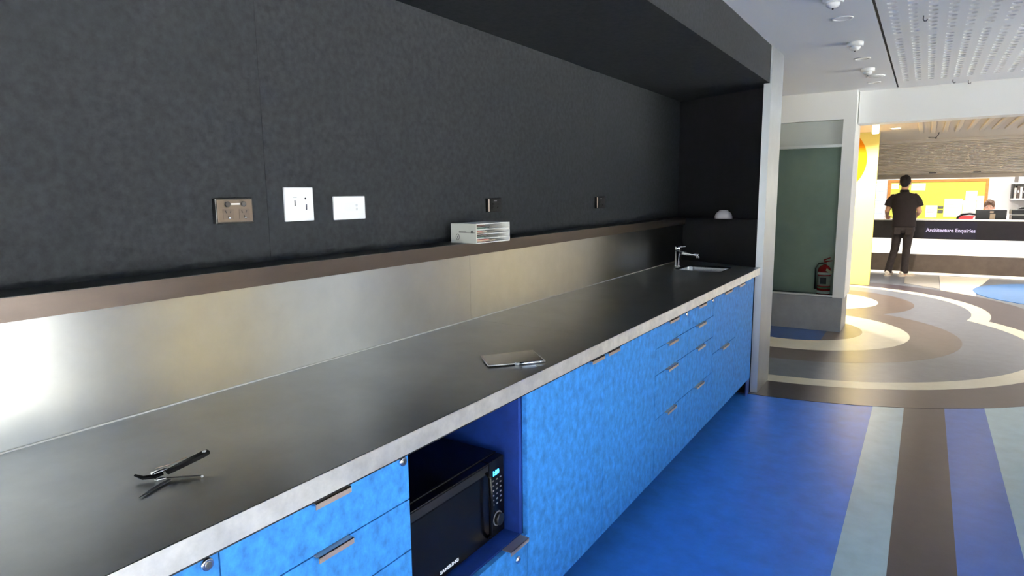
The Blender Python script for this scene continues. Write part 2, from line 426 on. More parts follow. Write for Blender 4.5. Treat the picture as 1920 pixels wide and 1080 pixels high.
for x in (-1, .1, 1.25, 2.35): f.box(x, x + .05, YB - .12, YB - .06, .08, 2.42)
rel(f.build('window_frame', M_frame), w); rel(bx('pane', M_glass, -1, 2.4, YB - .095, YB - .09, .13, 2.37), w)
struct(bx('sun_block_roof', M_white, -4.2, XL + .4, YB - .3, 20.2, 2.9, 3.05))  # unseen slab added to keep the sun from leaking through ceiling gaps
struct(bx('wall_outer_left', M_white, -4.2, -4.0, YB - .3, 20.2, -.3, 2.9))
struct(bx('wall_outer_far', M_white, -4.0, XL + .2, 20.0, 20.2, -.3, 2.9))
struct(bx('ground_outside', mat('pavement', (196, 194, 188), 0.9), -30, 40, -40, 45, -0.5, -0.3))

# ------------------------------------------------------------------ lobby shell
LZ = 2.40
beam = struct(MB().box(-0.648, XL + .2, 7.61, 7.86, 2.19, 2.9).build('wall_lobby', M_white))
M_lcl = mat('lobby_ceiling_paint', (204, 194, 182), .8)
lc = struct(bx('ceiling_lobby', M_lcl, -4.0, XL + .2, 7.86, 13.82, LZ, LZ + .1))
for k in range(26):
    x = -0.16 + 0.15 * k
    MB().box(x, x + 0.06, 8.4, 11.9, LZ - 0.035, LZ, 0.012).build('ceiling_slat', M_lcl, lc)
struct(bx('wall_far_left', M_cream, -4.0, -3.8, 5.9, 20, 0, 2.9))
struct(bx('wall_behind_bench', M_white, -4.0, WX - .15, 5.75, 5.9, 0, 2.9))
yw = struct(bx('wall_yellow', M_yellow, -3.8, -0.672, 11.5, 11.62, 0, LZ))
# painted circle, trimmed at the ceiling
cp = [(-1.36 + 0.54 * math.cos(a), 1.98 + 0.54 * math.sin(a)) for a in [2 * PI * i / 64 for i in range(64)]]
MB().extr([(p[0], 11.5, min(p[1], LZ - .002)) for p in cp], (0, -0.003, 0)).build('painted_circle', M_circle, yw)
bx('grey_rail', mat('rail_grey', (150, 148, 138), .4, .6), -1.07, -0.95, 11.47, 11.5, 0.86, 0.875, yw)
struct(bx('wall_office', M_white, -4.0, XL + .2, 17.2, 17.4, 0, 2.9))
struct(bx('ceiling_office', M_ceil, -4.0, XL + .2, 13.82, 17.4, 2.7, 2.8))
struct(bx('wall_office_header', M_shutter, -4.0, XL + .2, 13.84, 13.96, 2.36, 2.72))


# ================================================================== THE BENCH
# ------------------------------------------------------------------ cabinets
XD = -1.0            # face of the doors
ZB, ZTOP = 0.147, 0.898
M_lockf = mat('lock_face', (200, 190, 180), 0.2, 1.0)
def lock(y, z, parent):
    o = MB().lathe([(0.0, 0), (0.012, 0.0), (0.012, 0.004), (0.0095, 0.007), (0.0, 0.007)][1:4], (XD, y, z), 'x', 20).build('lock', M_chrome, parent)
    MB().lathe([(0.0062, 0.007), (0.0058, 0.0085)], (XD, y, z), 'x', 16).box(XD + .0085, XD + .009, y - .0009, y + .0009, z - .0035, z + .0035).build('key_slot', M_lockf, o)
def pull(y0, y1, z, parent):
    """folded aluminium lip over the top edge of a front"""
    MB().box(XD - .016, XD + .017, y0, y1, z + .0005, z + .0025).box(XD + .015, XD + .017, y0, y1, z - .011, z + .0025).build('pull_handle', M_alu, parent)
def front(name, y0, y1, z0, z1, parent, handle=None, lk=None):
    d = rel(bx(name, M_blue, XD - .018, XD, y0 + .0012, y1 - .0012, z0 + .0014, z1 - .0014, bev=0.0008), parent)
    if handle: pull(handle[0], handle[1], z1 - .0014, d)
    if lk: lock(lk[0], lk[1], d)
    return d
def carcass(y0, y1, parent, niche=None):
    t = .016; x0, x1 = -1.655, XD - .0205
    mb = MB()
    mb.box(x0, x1, y0 + .0005, y0 + t, ZB, .8985).box(x0, x1, y1 - t, y1 - .0005, ZB, .8985)
    mb.box(x0, x0 + .01, y0 + t, y1 - t, ZB, .8985).box(x0, x1, y0 + t, y1 - t, ZB, ZB + t)
    mb.box(x0, x1, y0 + t, y1 - t, .8985 - t, .8985)
    if niche: mb.box(x0, x1, y0 + t, y1 - t, niche - .018, niche)
    rel(mb.build('carcass', M_navy), parent)
    rel(bx('kickboard', M_dark, -1.145, -1.13, y0, y1, 0, ZB), parent)
def cab(name, y0, y1, label, group=None):
    c = empty(name, (-1.3, (y0 + y1) / 2, 0)); tag(c, label, 'cabinet', group); return c
c = cab('door_cabinet', 0.0, 0.58, 'blue cabinet nearest the camera, only its round lock corner shows'); carcass(0.0, 0.58, c)
front('door', 0.0, 0.58, ZB, ZTOP, c, None, (0.556, 0.883))
c = cab('drawer_cabinet', .58, 1.07, 'blue drawer cabinet left of the microwave niche'); carcass(.58, 1.07, c)
zs = [ZB, .44, .65, .781, ZTOP]
for i, (a, b) in enumerate(zip(zs, zs[1:])): front('drawer', .58, 1.07, a, b, c, (.780, .874), (1.048, .885) if i == 3 else None)
c = cab('microwave_cabinet', 1.07, 1.61, 'blue cabinet with open niche for the black microwave'); carcass(1.07, 1.61, c, .43)
front('drawer', 1.07, 1.61, ZB, .428, c, (1.488, 1.592), (1.548, .371))
c = cab('double_door_cabinet', 1.61, 2.75, 'wide blue cabinet with two plain doors right of the microwave'); carcass(1.61, 2.75, c)
front('door', 1.61, 2.178, ZB, ZTOP, c, (2.05, 2.155)); front('door', 2.178, 2.75, ZB, ZTOP, c, (2.192, 2.30))
zs = [ZB, .444, .662, .79, ZTOP]
c = cab('drawer_cabinet', 2.75, 3.22, 'blue four-drawer cabinet right beside the double doors'); carcass(2.75, 3.22, c)
for i, (a, b) in enumerate(zip(zs, zs[1:])): front('drawer', 2.75, 3.22, a, b, c, (2.895, 3.03), (3.187, .884) if i == 3 else None)
c = cab('drawer_cabinet', 3.22, 3.70, 'blue four-drawer cabinet farther along, next to the two-front cabinet'); carcass(3.22, 3.70, c)
for i, (a, b) in enumerate(zip(zs, zs[1:])): front('drawer', 3.22, 3.70, a, b, c, (3.366, 3.505), (3.668, .884) if i == 3 else None)
c = cab('bin_cabinet', 3.70, 4.24, 'blue cabinet with one tall drawer above another, near the sink'); carcass(3.70, 4.24, c)
front('drawer', 3.70, 4.24, ZB, .554, c, (3.89, 4.045)); front('drawer', 3.70, 4.24, .554, ZTOP, c, (3.895, 4.06))
c = cab('sink_cabinet', 4.24, 4.74, 'last blue door cabinet, beside the steel column'); 
rel(MB().box(-1.655, -1.0205, 4.2405, 4.256, ZB, .8985).box(-1.655, -1.0205, 4.724, 4.7395, ZB, .8985).box(-1.655, -1.0205, 4.256, 4.724, ZB, ZB + .016).build('carcass', M_navy), c)
rel(bx('kickboard', M_dark, -1.145, -1.13, 4.24, 4.74, 0, ZB), c)
front('door', 4.24, 4.735, ZB, ZTOP, c, (4.25, 4.40))
fl = bx('filler_panel', M_navy, -1.03, -1.025, 4.742, 4.848, 0, .898); tag(fl, 'narrow navy filler strip between last door and steel column', 'filler')

# ------------------------------------------------------------------ worktop, sink, tap
ZT = 0.955; XF = -0.985
SINK = (-1.50, -1.17, 4.45, 4.77)
wt = empty('worktop', (-1.3, 2.0, .90)); tag(wt, 'long brushed stainless steel worktop over the blue cabinets', 'worktop')
rel(sheet([(XF, -1.2), (XF, 2.2292), (-1.674, 2.2292), (-1.674, -1.2)], [], ZT - .0015, ZT).build('top_sheet', M_steelt), wt)
rel(sheet([(XF, 2.2308), (XF, 4.855), (-1.674, 5.16), (-1.674, 2.2308)], [rrect(*SINK, .05)], ZT - .0015, ZT).build('top_sheet', M_steelt), wt)
rel(bx('fascia', M_steelf, XF - .0015, XF, -1.2, 2.2292, .905, ZT - .0016), wt)
rel(bx('fascia', M_steelf, XF - .0015, XF, 2.2308, 4.855, .905, ZT - .0016), wt)
rel(bx('core_board', M_dark, -1.67, XF - .002, -1.2, 4.44, .9005, ZT - .002), wt)
# sink bowl welded under the hole
bm = MB()
rings = []
for (ins, z, r) in ((-.012, ZT + .0006, .06), (0.0, ZT + .0004, .05), (.004, ZT - .012, .05), (.012, ZT - .13, .05), (.05, ZT - .15, .03)):
    rings.append([bm.bm.verts.new((p[0], p[1], z)) for p in rrect(SINK[0] + ins, SINK[1] - ins, SINK[2] + ins, SINK[3] - ins, r)])
for a, b in zip(rings, rings[1:]):
    n = len(a)
    for i in range(n): f_ = bm.bm.faces.new((a[i], a[(i + 1) % n], b[(i + 1) % n], b[i])); f_.smooth = True
bm.bm.faces.new(rings[-1])
sk = bm.build('sink', mat('sink_steel', (190, 194, 198), .25, 1.0)); tag(sk, 'small stainless sink bowl set into the far end of the worktop', 'sink')
MB().lathe([(.028, ZT - .149), (.028, ZT - .146), (.018, ZT - .1475)], (-1.335, 4.61, 0), 'z', 20).build('drain', M_chrome, sk)
tp = empty('mixer_tap', (-1.545, 4.67, ZT)); tag(tp, 'chrome mixer tap with short straight spout beside the sink', 'tap')
rel(MB().lathe([(.026, ZT), (.026, ZT + .006), (.0215, ZT + .009), (.0215, ZT + .115)], (-1.545, 4.67, 0), 'z', 28).build('tap_body', M_chrome), tp)
rel(MB().lathe([(.0215, ZT + .117), (.0215, ZT + .148), (.017, ZT + .151)], (-1.545, 4.67, 0), 'z', 28).build('lever_cap', M_chrome), tp)
rel(MB().tube([(-1.542, 4.67, ZT + .146), (-1.48, 4.66, ZT + .153)], [.0045, .003], 10).build('lever', M_chrome), tp)
sp = rel(MB().tube([(-1.535, 4.67, ZT + .104), (-1.46, 4.655, ZT + .099), (-1.375, 4.64, ZT + .091)], [.0135, .0125, .0115], 14).build('spout', M_chrome), tp)
MB().lathe([(.0095, -.016), (.0105, -.006), (.0105, 0.0)], (-1.383, 4.642, ZT + .086), 'z', 16).build('aerator', M_chrome, sp)

# ------------------------------------------------------------------ splashback, ledge
sb = empty('splashback', (-1.67, 2.0, ZT)); tag(sb, 'brushed steel splashback strip between worktop and dark ledge', 'splashback')
rel(bx('splash_sheet', M_steel, -1.676, -1.674, -1.2, 2.2294, ZT + .0005, 1.2475), sb)
rel(bx('splash_sheet', M_steel, -1.676, -1.674, 2.2306, 5.165, ZT + .0005, 1.2475), sb)
rel(MB().tube([(-1.672, -1.2, ZT + .001), (-1.672, 5.16, ZT + .001)], .003, 8).build('sealant_bead', mat('clear_sealant', (225, 222, 214), .25)), sb)
rel(bx('backing', M_dark, WX + .0005, -1.6765, -1.2, 5.165, .90, 1.2475), sb)
lg = empty('wall_ledge', (-1.72, 2.0, 1.2475)); tag(lg, 'long dark bronze ledge running above the steel splashback', 'ledge')
rel(MB().prism([(WX, -1.2), (-1.646, -1.2), (-1.646, 5.15), (WX, 5.22)], 1.2476, 1.3005).build('ledge_front', M_ledge), lg)
rel(MB().prism([(WX, -1.2), (-1.6462, -1.2), (-1.6462, 5.15), (WX, 5.22)], 1.3006, 1.302).build('ledge_top', M_ledget), lg)
rel(MB().prism([(WX, 5.222), (-1.6458, 5.152), (-1.021, 4.84), (-1.021, 5.03), (WX, 5.38)], 1.2476, 1.302).build('ledge_return', M_black), lg)

# ------------------------------------------------------------------ things on the bench
bl = MB().lathe([(.068, 0), (.0675, .003), (.066, .018), (.058, .038), (.044, .052), (.034, .058), (.033, .064), (.028, .064), (.027, .060)], (0, 0, 0), 'z', 36).build('bowl', mat('white_china', (226, 220, 224), .3))
bl.location = (-1.322, 5.075, 1.302); tag(bl, 'white china bowl turned upside down on the dark corner ledge', 'bowl')
# silvery plate lying on the worktop
pl = empty('cover_plate', (-1.135, 1.74, ZT)); tag(pl, 'thin shiny metal cover plate lying on the steel worktop', 'plate')
A, B, C_, D_ = [Vector(p) for p in ((-1.244, 1.707, 0), (-1.133, 1.866, 0), (-1.024, 1.765, 0), (-1.147, 1.616, 0))]
def lerp(p, q, t): return p + (q - p) * t
M_plate = mat('plate_metal', (196, 198, 202), .16, 1.0, mottle=.05, scale=14)
rel(MB().extr([tuple(p + Vector((0, 0, ZT + h))) for p, h in ((A, .0065), (B, .0065), (C_, .0065), (D_, .0065))], (0, 0, .0012)).build('plate', M_plate), pl)
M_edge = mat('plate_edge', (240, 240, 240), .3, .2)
for P, Q in ((A, D_), (B, C_)):
    d = (Q - P).normalized() * .0005
    rel(MB().tube([P - d + Vector((0, 0, ZT + .0068)), Q + d + Vector((0, 0, ZT + .0068))], .0016, 8).build('rim', M_edge), pl)
m_ = lerp(D_, C_, .5)
rel(MB().tube([D_ + Vector((0, 0, ZT + .007)), m_ + Vector((0, 0, ZT + .006))], .0018, 8).build('rim', M_edge), pl)
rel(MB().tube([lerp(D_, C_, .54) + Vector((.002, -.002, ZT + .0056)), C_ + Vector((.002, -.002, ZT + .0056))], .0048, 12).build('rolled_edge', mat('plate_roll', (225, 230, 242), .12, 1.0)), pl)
rel(MB().box(-.006, .006, -.004, .004, 0, .007).xf(Matrix.Translation((m_.x, m_.y, ZT + .001))).build('clip', M_edge), pl)
for t1, t2 in ((.12, .12), (.88, .12), (.12, .88)):
    p = lerp(lerp(A, B, t1), lerp(D_, C_, t1), t2)
    rel(MB().lathe([(.006, ZT), (.006, ZT + .0064)], (p.x, p.y, 0), 'z', 10).build('foot', M_bplastic), pl)
# open multi-tool with black handle
kt = empty('folding_tool', (-1.25, .66, ZT)); tag(kt, 'open black-handled folding tool with silver joint on the near worktop', 'tool')
h0, h1 = Vector((-1.2352, 0.6226, 0.9670)), Vector((-1.2207, 0.7058, 0.9850))
dr = (h1 - h0).normalized(); side = dr.cross(Vector((0, 0, 1))).normalized(); upv = side.cross(dr)
hb = MB()
L_ = (h1 - h0).length
prof = [(0, .006), (.25, .0065), (.55, .0075), (.85, .0085), (.95, .008), (1.0, .005)]
outl = [(L_ * t, w) for t, w in prof] + [(L_ * t, -w) for t, w in prof[::-1]]
hb.extr([h0 + dr * a + upv * 0 + side * w - upv * .004 for a, w in outl], upv * .008)
bmesh.ops.bevel(hb.bm, geom=list(hb.bm.edges), offset=.0015, segments=2, affect='EDGES')
M_obl = mat('matte_black', (10, 10, 12), .6, spec=.12)
hd = rel(hb.build('handle', M_obl), kt)
hc = h1 - dr * .0085
MB().tube([hc - upv * .0046, hc + upv * .0052], .0042, 14).build('lanyard_eyelet', M_chrome, hd)
j0, j1 = (-1.2565, 0.6032, 0.9650), (-1.2456, 0.6318, 0.9700)
rel(MB().tube([j0, j1], [.0065, .006], 14, flat=.6).build('metal_joint', M_chrome), kt)
rel(MB().tube([(-1.2381, 0.6003, 0.9595), (-1.2277, 0.6178, 0.9595)], [.0045, .004], 12, flat=.6).build('metal_joint', M_chrome), kt)
rel(MB().tube([(-1.2769, 0.5828, 0.9670), (-1.2576, 0.5881, 0.9640), (-1.2472, 0.6054, 0.9630), (-1.2405, 0.6190, 0.9660)], [.0028, .005, .006, .005], 12, flat=.7).build('lever_arm', M_obl), kt)
b0, b1 = Vector((-1.2181, 0.6188, 0.9570)), Vector((-1.1910, 0.5468, 0.9570))
bd = (b1 - b0).normalized(); bs_ = bd.cross(Vector((0, 0, 1))).normalized(); BL = (b1 - b0).length
rel(MB().extr([b0 + bd * a * BL + bs_ * w for a, w in ((0, .003), (.3, .0055), (.6, .0045), (1, 0), (.6, -.003), (.3, -.0045), (0, -.0035))], (0, 0, .0018)).build('blade', mat('dark_blade', (44, 46, 54), .4, .4)), kt)
rel(MB().tube([(-1.2373, 0.6103, 0.9590), (-1.1800, 0.6626, 0.9590)], .0014, 8).build('rod', M_bplastic), kt)
rel(MB().ball((-1.1754, 0.6609, 0.9585), .0026, 12, 8).build('rod_tip', M_plastic), kt)
rel(MB().tube([(-1.2717, 0.6209, 0.9680), (-1.2584, 0.6422, 0.9710), (-1.2647, 0.6817, 0.9710)], [.0012, .0012, .0008], 8).build('wire_spring', M_alu), kt)

# ------------------------------------------------------------------ microwave
mw = empty('microwave', (-1.2, 1.33, .43)); tag(mw, 'black microwave oven inside the open cabinet niche', 'microwave')
MX = -1.062
rel(bx('housing', M_bgloss, -1.41, MX - .03, 1.092, 1.573, .441, .702, bev=.004), mw)
dm = rel(bx('door', M_bgloss, MX - .0295, MX, 1.094, 1.488, .446, .698, bev=.003), mw)
bx('door_window', mat('dark_window', (10, 10, 12), .2, spec=.2), MX, MX + .0012, 1.13, 1.44, .492, .664, dm)
bx('door_band', mat('door_band_grey', (24, 24, 27), .4, spec=.3), MX, MX + .001, 1.098, 1.484, .668, .692, dm)
MB().tube([(MX + .001, 1.472, .675), (MX + .016, 1.473, .662), (MX + .02, 1.474, .57), (MX + .016, 1.473, .478), (MX + .001, 1.472, .465)], .0055, 12).build('door_handle', M_bgloss, dm)
text('SAMSUNG', .013, mat('logo_white', (235, 235, 238), .5), 'brand_lettering', dm, basis((MX + .0006, 1.246, .462), (0, 1, 0), (0, 0, 1)), .0006, .0006, .084)
pn = rel(bx('control_panel', M_bgloss, MX - .0295, MX, 1.490, 1.571, .446, .698, bev=.003), mw)
M_disp = mat('display_blue', (10, 60, 120), .3, emit=(40, 150, 255), es=6.0)
text('1:00', .020, M_disp, 'clock_digits', pn, basis((MX + .0006, 1.508, .648), (0, 1, 0), (0, 0, 1)), .0004, .0008)
M_btn = mat('button_mark', (96, 96, 100), .5)
for r in range(6):
    for c_ in range(3):
        bx('button', M_btn, MX, MX + .0012, 1.506 + .02 * c_, 1.514 + .02 * c_, .630 - .016 * r, .634 - .016 * r, pn)
MB().lathe([(.021, MX), (.019, MX + .012), (.017, MX + .013)], (0, 1.532, .50), 'x', 24).build('dial', M_bplastic, pn)
MB().lathe([(.024, MX), (.024, MX + .0012), (.0215, MX + .0013)], (0, 1.532, .50), 'x', 28).build('dial_ring', M_btn, pn)
for y in (1.12, 1.54):
    for x in (-1.38, -1.11): rel(MB().lathe([(.012, .430), (.012, .4412)], (x, y, 0), 'z', 12).build('foot', M_bplastic), mw)

# ------------------------------------------------------------------ outlets on the wall
X0 = WX
M_bronze = mat('brushed_bronze', (96, 87, 80), .36, 1.0)
g = empty('power_outlet', (X0, 1.168, 1.434)); tag(g, 'brushed bronze double power outlet, leftmost on the dark wall', 'outlet')
rel(bx('surround', M_bplastic, X0, X0 + .018, 1.108, 1.234, 1.431, 1.507, bev=.002), g)
rel(bx('face_plate', M_bronze, X0 + 0.0180, X0 + 0.0205, 1.112, 1.230, 1.435, 1.503, bev=.0008), g)
for y in (1.146, 1.200):
    s_ = rel(MB().lathe([(.0085, X0 + 0.0205), (.0085, X0 + 0.0240), (.007, X0 + 0.0248)], (0, y, 1.489), 'x', 20).build('switch', M_bplastic), g)
    p_ = rel(bx('socket', mat('socket_brown', (84, 74, 68), .4, .6), X0 + 0.0205, X0 + 0.0215, y - .017, y + .019, 1.444, 1.474, bev=.0003), g)
    for (dy, dz, ry) in ((-.007, .022, .35), (.008, .022, -.35), (0, .007, 0)):
        m2 = Matrix.Translation((X0 + 0.0216, y + dy, 1.444 + dz)) @ Matrix.Rotation(ry, 4, 'X')
        MB().box(-.0004, .0004, -.0012, .0012, -.004, .004).xf(m2).build('slot', M_dark if dz > .01 else M_dark, p_)
    MB().ball((X0 + 0.0225, y + .004, 1.4475), (.0015, .004, .003), 10, 8).build('indicator', M_chrome, p_)
rel(bx('label_strip', mat('label_white', (230, 228, 224), .5), X0 + 0.0205, X0 + 0.0211, 1.158, 1.188, 1.487, 1.4915), g)

g = empty('media_plate', (X0, 1.417, 1.427)); tag(g, 'squarish white media plate with two connector sockets', 'outlet')
rel(bx('face_plate', M_plastic, X0, X0 + .009, 1.362, 1.479, 1.427, 1.540, bev=.002), g)
M_lines = mat('faint_grey', (205, 206, 208), .4)
rel(bx('insert', M_plastic, X0 + .009, X0 + .0102, 1.380, 1.414, 1.450, 1.520, bev=.0004), g)
rel(bx('insert', M_plastic, X0 + .009, X0 + .0102, 1.426, 1.462, 1.450, 1.520, bev=.0004), g)
rel(bx('port', M_dark, X0 + .0102, X0 + .0108, 1.3985, 1.4025, 1.478, 1.497), g)
rel(bx('port_surround', M_lines, X0 + .0102, X0 + .0106, 1.394, 1.409, 1.505, 1.508), g)
vg = rel(MB().extr([(X0 + .0102, y, z) for y, z in ((1.438, 1.489), (1.449, 1.489), (1.453, 1.484), (1.453, 1.464), (1.447, 1.458), (1.438, 1.462))], (.002, 0, 0)).build('monitor_port', M_chrome), g)
bx('port_pins', mat('pin_blue', (40, 46, 62), .4), X0 + .0122, X0 + .0126, 1.441, 1.449, 1.464, 1.484, vg)
rel(MB().lathe([(.003, X0 + .0102), (.003, X0 + .0112)], (0, 1.444, 1.503), 'x', 12).build('audio_jack', M_dark), g)

g = empty('data_plate', (X0, 1.645, 1.424)); tag(g, 'wide white data plate right of the media plate', 'outlet')
rel(bx('face_plate', M_plastic, X0, X0 + .009, 1.570, 1.722, 1.424, 1.509, bev=.003), g)
rel(bx('insert', M_plastic, X0 + .009, X0 + .0105, 1.610, 1.668, 1.452, 1.484, bev=.0004), g)
for k in range(2): rel(bx('data_port', M_lines, X0 + .009, X0 + .0108, 1.672, 1.681, 1.456 + .014 * k, 1.466 + .014 * k), g)
M_obl = mat('outlet_black', (14, 14, 16), .55, spec=.15)
def dark_outlet(y0, y1, z0, z1, label, frac):
    g = empty('wall_switch', (X0, (y0 + y1) / 2, z0)); tag(g, label, 'outlet')
    rel(bx('surround', M_obl, X0, X0 + .014, y0, y1, z0, z1, bev=.002), g)
    rel(bx('chrome_edge', M_alu, X0 + .014, X0 + .0152, y0 + .006, y0 + .013, z0 + .003, z1 - .003), g)
    f = rel(bx('face_plate', M_obl, X0 + .014, X0 + .016, y0 + .018, y1 - .003, z0 + .003, z1 - .003, bev=.0006), g)
    bx('label_strip', M_btn, X0 + .016, X0 + .0164, y0 + .05, y0 + .075, z1 - .014, z1 - .010, f)
    for k in range(2): MB().lathe([(.007, X0 + .016), (.006, X0 + .018)], (0, y0 + .045 + .04 * k, z0 + .022), 'x', 14).build('switch', M_obl, f)
    bx('socket', M_obl, X0 + .016, X0 + .0185, y0 + .04, y1 - .02, z0 + .034, z1 - .022, f)
dark_outlet(2.520, 2.640, 1.424, 1.490, 'black wall outlet above the white document box', .6)
dark_outlet(3.735, 3.86, 1.412, 1.486, 'black wall outlet farthest along the wall, nearest the tap', .6)

# ------------------------------------------------------------------ document box on the ledge
db = empty('document_box', (-1.655, 2.29, 1.302), math.radians(-6)); tag(db, 'small off-white cardboard document box with open compartments on the ledge', 'box')
M_card = mat('card_offwhite', (214, 214, 204), .7); M_cardw = mat('card_white', (238, 236, 232), .6)
w, l, h = .075, .112, .084
def dpart(name, m, *a, parent=None):
    o = MB().box(*a).build(name, m); o.parent = parent or db; return o
dpart('end_panel', M_card, -w, w, -l, -l + .003, 0, h)
dpart('back_panel', M_cardw, -w, -w + .003, -l + .003, l, 0, h)
dpart('end_panel', M_cardw, -w, w, l - .003, l, 0, h)
dpart('bottom_panel', M_cardw, -w + .003, w, -l + .003, l - .003, 0, .003)
dpart('top_panel', M_cardw, -w + .003, w, -l + .003, l - .003, h - .003, h)
for z in (.019, .038, .057): dpart('shelf', M_cardw, -w + .003, w - .001, -l + .003, l - .003, z, z + .0022)
cols = [(96, 60, 50), (190, 176, 160), (226, 160, 150), (120, 150, 140), (60, 74, 66), (220, 214, 204), (70, 60, 58)]
k = 0
for z, n in ((.0034, 3), (.0216, 4), (.0406, 3), (.0596, 5)):
    zz = z
    for i in range(n):
        t = .0024 + .0012 * (i % 2); ln = l - .01 - .014 * ((i * 7 + k) % 4)
        bk = MB().box(-.055, .062 - .005 * (i % 3), -l + .006, -l + .006 + ln * (1.35 if i % 2 else 1.0), 0, t).build('booklet', mat('booklet_%d' % (k % 7), cols[k % 7], .6))
        bk.rotation_euler = (0, 0, math.radians(-6)); c6 = Vector((0, 0, zz)); bk.location = Vector((-1.655, 2.29, 1.302)) + c6
        nm = ('brown', 'beige', 'pink', 'grey-green', 'dark green', 'cream', 'dark brown')[k % 7]
        tag(bk, '%s booklet in the document box, in its %s compartment' % (nm, {.0034: 'lowest', .0216: 'second lowest', .0406: 'third', .0596: 'top'}[z]), 'booklet', 'booklets in the document box')
        zz += t + .0004; k += 1
M_print = mat('print_grey', (120, 120, 112), .7); M_printd = mat('print_dark', (50, 52, 54), .7)
def on_end(mbx, name, m): o = mbx.build(name, m); o.parent = db; return o
yy = -l - .0004
e = MB()
for i in range(15): e.box(-.026 + .0062 * i, -.026 + .0062 * i + (.0046 if i < 7 else .0036), yy, -l, .044, .051 if i < 7 else .0495)
on_end(e, 'printed_line', M_print)
st = [((.0085 if i % 2 == 0 else .0036) * math.sin(PI * i / 5), (.0085 if i % 2 == 0 else .0036) * math.cos(PI * i / 5)) for i in range(10)]
on_end(MB().extr([(.050 + a, yy, .050 + b) for a, b in st], (0, .0004, 0)), 'printed_star', M_printd)
ring = MB()
for i in range(28):
    a, b = 2 * PI * i / 28, 2 * PI * (i + 1) / 28
    ring.extr([(-.034 + r * math.cos(q), yy, .026 + r * 1.2 * math.sin(q)) for r, q in ((.0095, a), (.0095, b), (.0112, b), (.0112, a))], (0, .0004, 0))
ring.box(-.036, -.033, yy, -l, .019, .030).box(-.039, -.029, yy, -l, .019, .0215).box(-.033, -.030, yy, -l, .024, .033)
on_end(ring, 'printed_emblem', M_printd)

# ------------------------------------------------------------------ ceiling fittings over the bench
M_lamp_off = mat('lamp_lens_off', (210, 210, 205), .2)
for y, lb in zip(DOWN, ('recessed round downlight nearest the camera, in white ceiling', 'recessed round downlight between two ceiling detectors', 'recessed round downlight farthest away, by the white beam')):
    d = empty('downlight', (-.49, y, ZC)); tag(d, lb, 'downlight', 'unlit downlights above the bench')
    rel(MB().lathe([(.058, ZC - .0005), (.058, ZC - .004), (.046, ZC - .005), (.045, ZC - .001), (.036, ZC + .045), (.035, ZC + .05)], (-.49, y, 0), 'z', 32).build('trim_ring', M_plastic), d)
    rel(MB().lathe([(.034, ZC + .030), (.030, ZC + .022), (.015, ZC + .018)], (-.49, y, 0), 'z', 24).build('lamp_lens', M_chrome), d)
for y, lb in zip((3.88, 5.109, 6.238), ('white ceiling detector at the top edge, nearest the camera', 'white ceiling detector with dark shadow, second from the camera', 'white ceiling detector third from the camera')):
    d = empty('ceiling_detector', (-.485, y, ZC)); tag(d, lb, 'detector', 'ceiling detectors')
    rel(MB().lathe([(.052, ZC), (.052, ZC - .022), (.046, ZC - .028)], (-.485, y, 0), 'z', 28).build('base', M_plastic), d)
    rel(MB().lathe([(.034, ZC - .028), (.033, ZC - .040), (.020, ZC - .052), (.006, ZC - .055)], (-.485, y, 0), 'z', 24).build('dome', M_plastic), d)
    rel(MB().lathe([(.005, ZC - .055), (.004, ZC - .060)], (-.485, y, 0), 'z', 10).build('status_light', M_bplastic), d)
d = empty('ceiling_speaker', (-.455, 6.666, ZC)); tag(d, 'flat white disc fixed to the ceiling before the last downlight', 'ceiling disc')
rel(MB().lathe([(.075, ZC), (.075, ZC - .006), (.068, ZC - .010)], (-.455, 6.666, 0), 'z', 32).build('disc', M_plastic), d)
rel(MB().lathe([(.055, ZC - .010), (.05, ZC - .0115), (.02, ZC - .0115)], (-.455, 6.666, 0), 'z', 24).build('grille', M_lines), d)
for (x, y, lb) in ((-.088, 4.575, 'small grey hook hanging between the ceiling perforations'), (.131, 7.33, 'small dark hook on the ceiling near the white beam, left one'), (.254, 7.47, 'small dark hook on the ceiling near the white beam, right one')):
    o = MB().tube([(x, y, ZC), (x, y, ZC - .022), (x + .006, y, ZC - .032), (x + .016, y, ZC - .032), (x + .02, y, ZC - .022)], .0035, 8).build('ceiling_hook', mat('hook_grey', (90, 90, 92), .4, .8)); tag(o, lb, 'hook', 'ceiling hooks')

# ------------------------------------------------------------------ glass fronted extinguisher cabinet
NY = 7.45
nc = empty('extinguisher_cabinet', (-1.2, 7.7, 0)); tag(nc, 'white glass-fronted wall cabinet standing on a grey plinth', 'cabinet')
rel(bx('plinth', M_plinth, -1.9, -.672, NY + .01, 7.98, 0, .375), nc)
rel(MB().box(-.768, -.655, NY, 7.858, .376, ZC).box(-.768, -.655, 7.858, 7.99, .376, 2.399).build('side_post', M_white), nc)
rel(bx('header', M_white, -1.9, -.768, NY, 7.6, 2.232, ZC), nc)
rel(bx('left_post', M_white, -1.9, -1.50, NY, 7.99, .376, 2.232), nc)
M_backg = mat('recess_grey_green', (216, 223, 215), .7, mottle=.06, scale=5)
rel(bx('back_board', M_backg, -1.5, -.768, 7.69, 7.72, .376, 2.232), nc)
rel(bx('recess_floor', M_plinth, -1.5, -.768, NY + .03, 7.69, .370, .380), nc)
rel(bx('recess_top', M_white, -1.5, -.768, NY + .02, 7.69, 2.2325, 2.25), nc)
tr = rel(bx('transom', mat('transom_alu', (196, 200, 198), .35, .6), -1.5, -.7685, NY + .02, NY + .05, 1.955, 1.985), nc)
rel(bx('sill', mat('sill_alu', (206, 208, 208), .4, .4), -1.5, -.769, NY + .004, NY + .05, .3805, .397), nc)
rel(bx('upper_panel', mat('frost_panel', (178, 184, 180), .35), -1.5, -.769, NY + .06, NY + .07, 1.986, 2.231), nc)
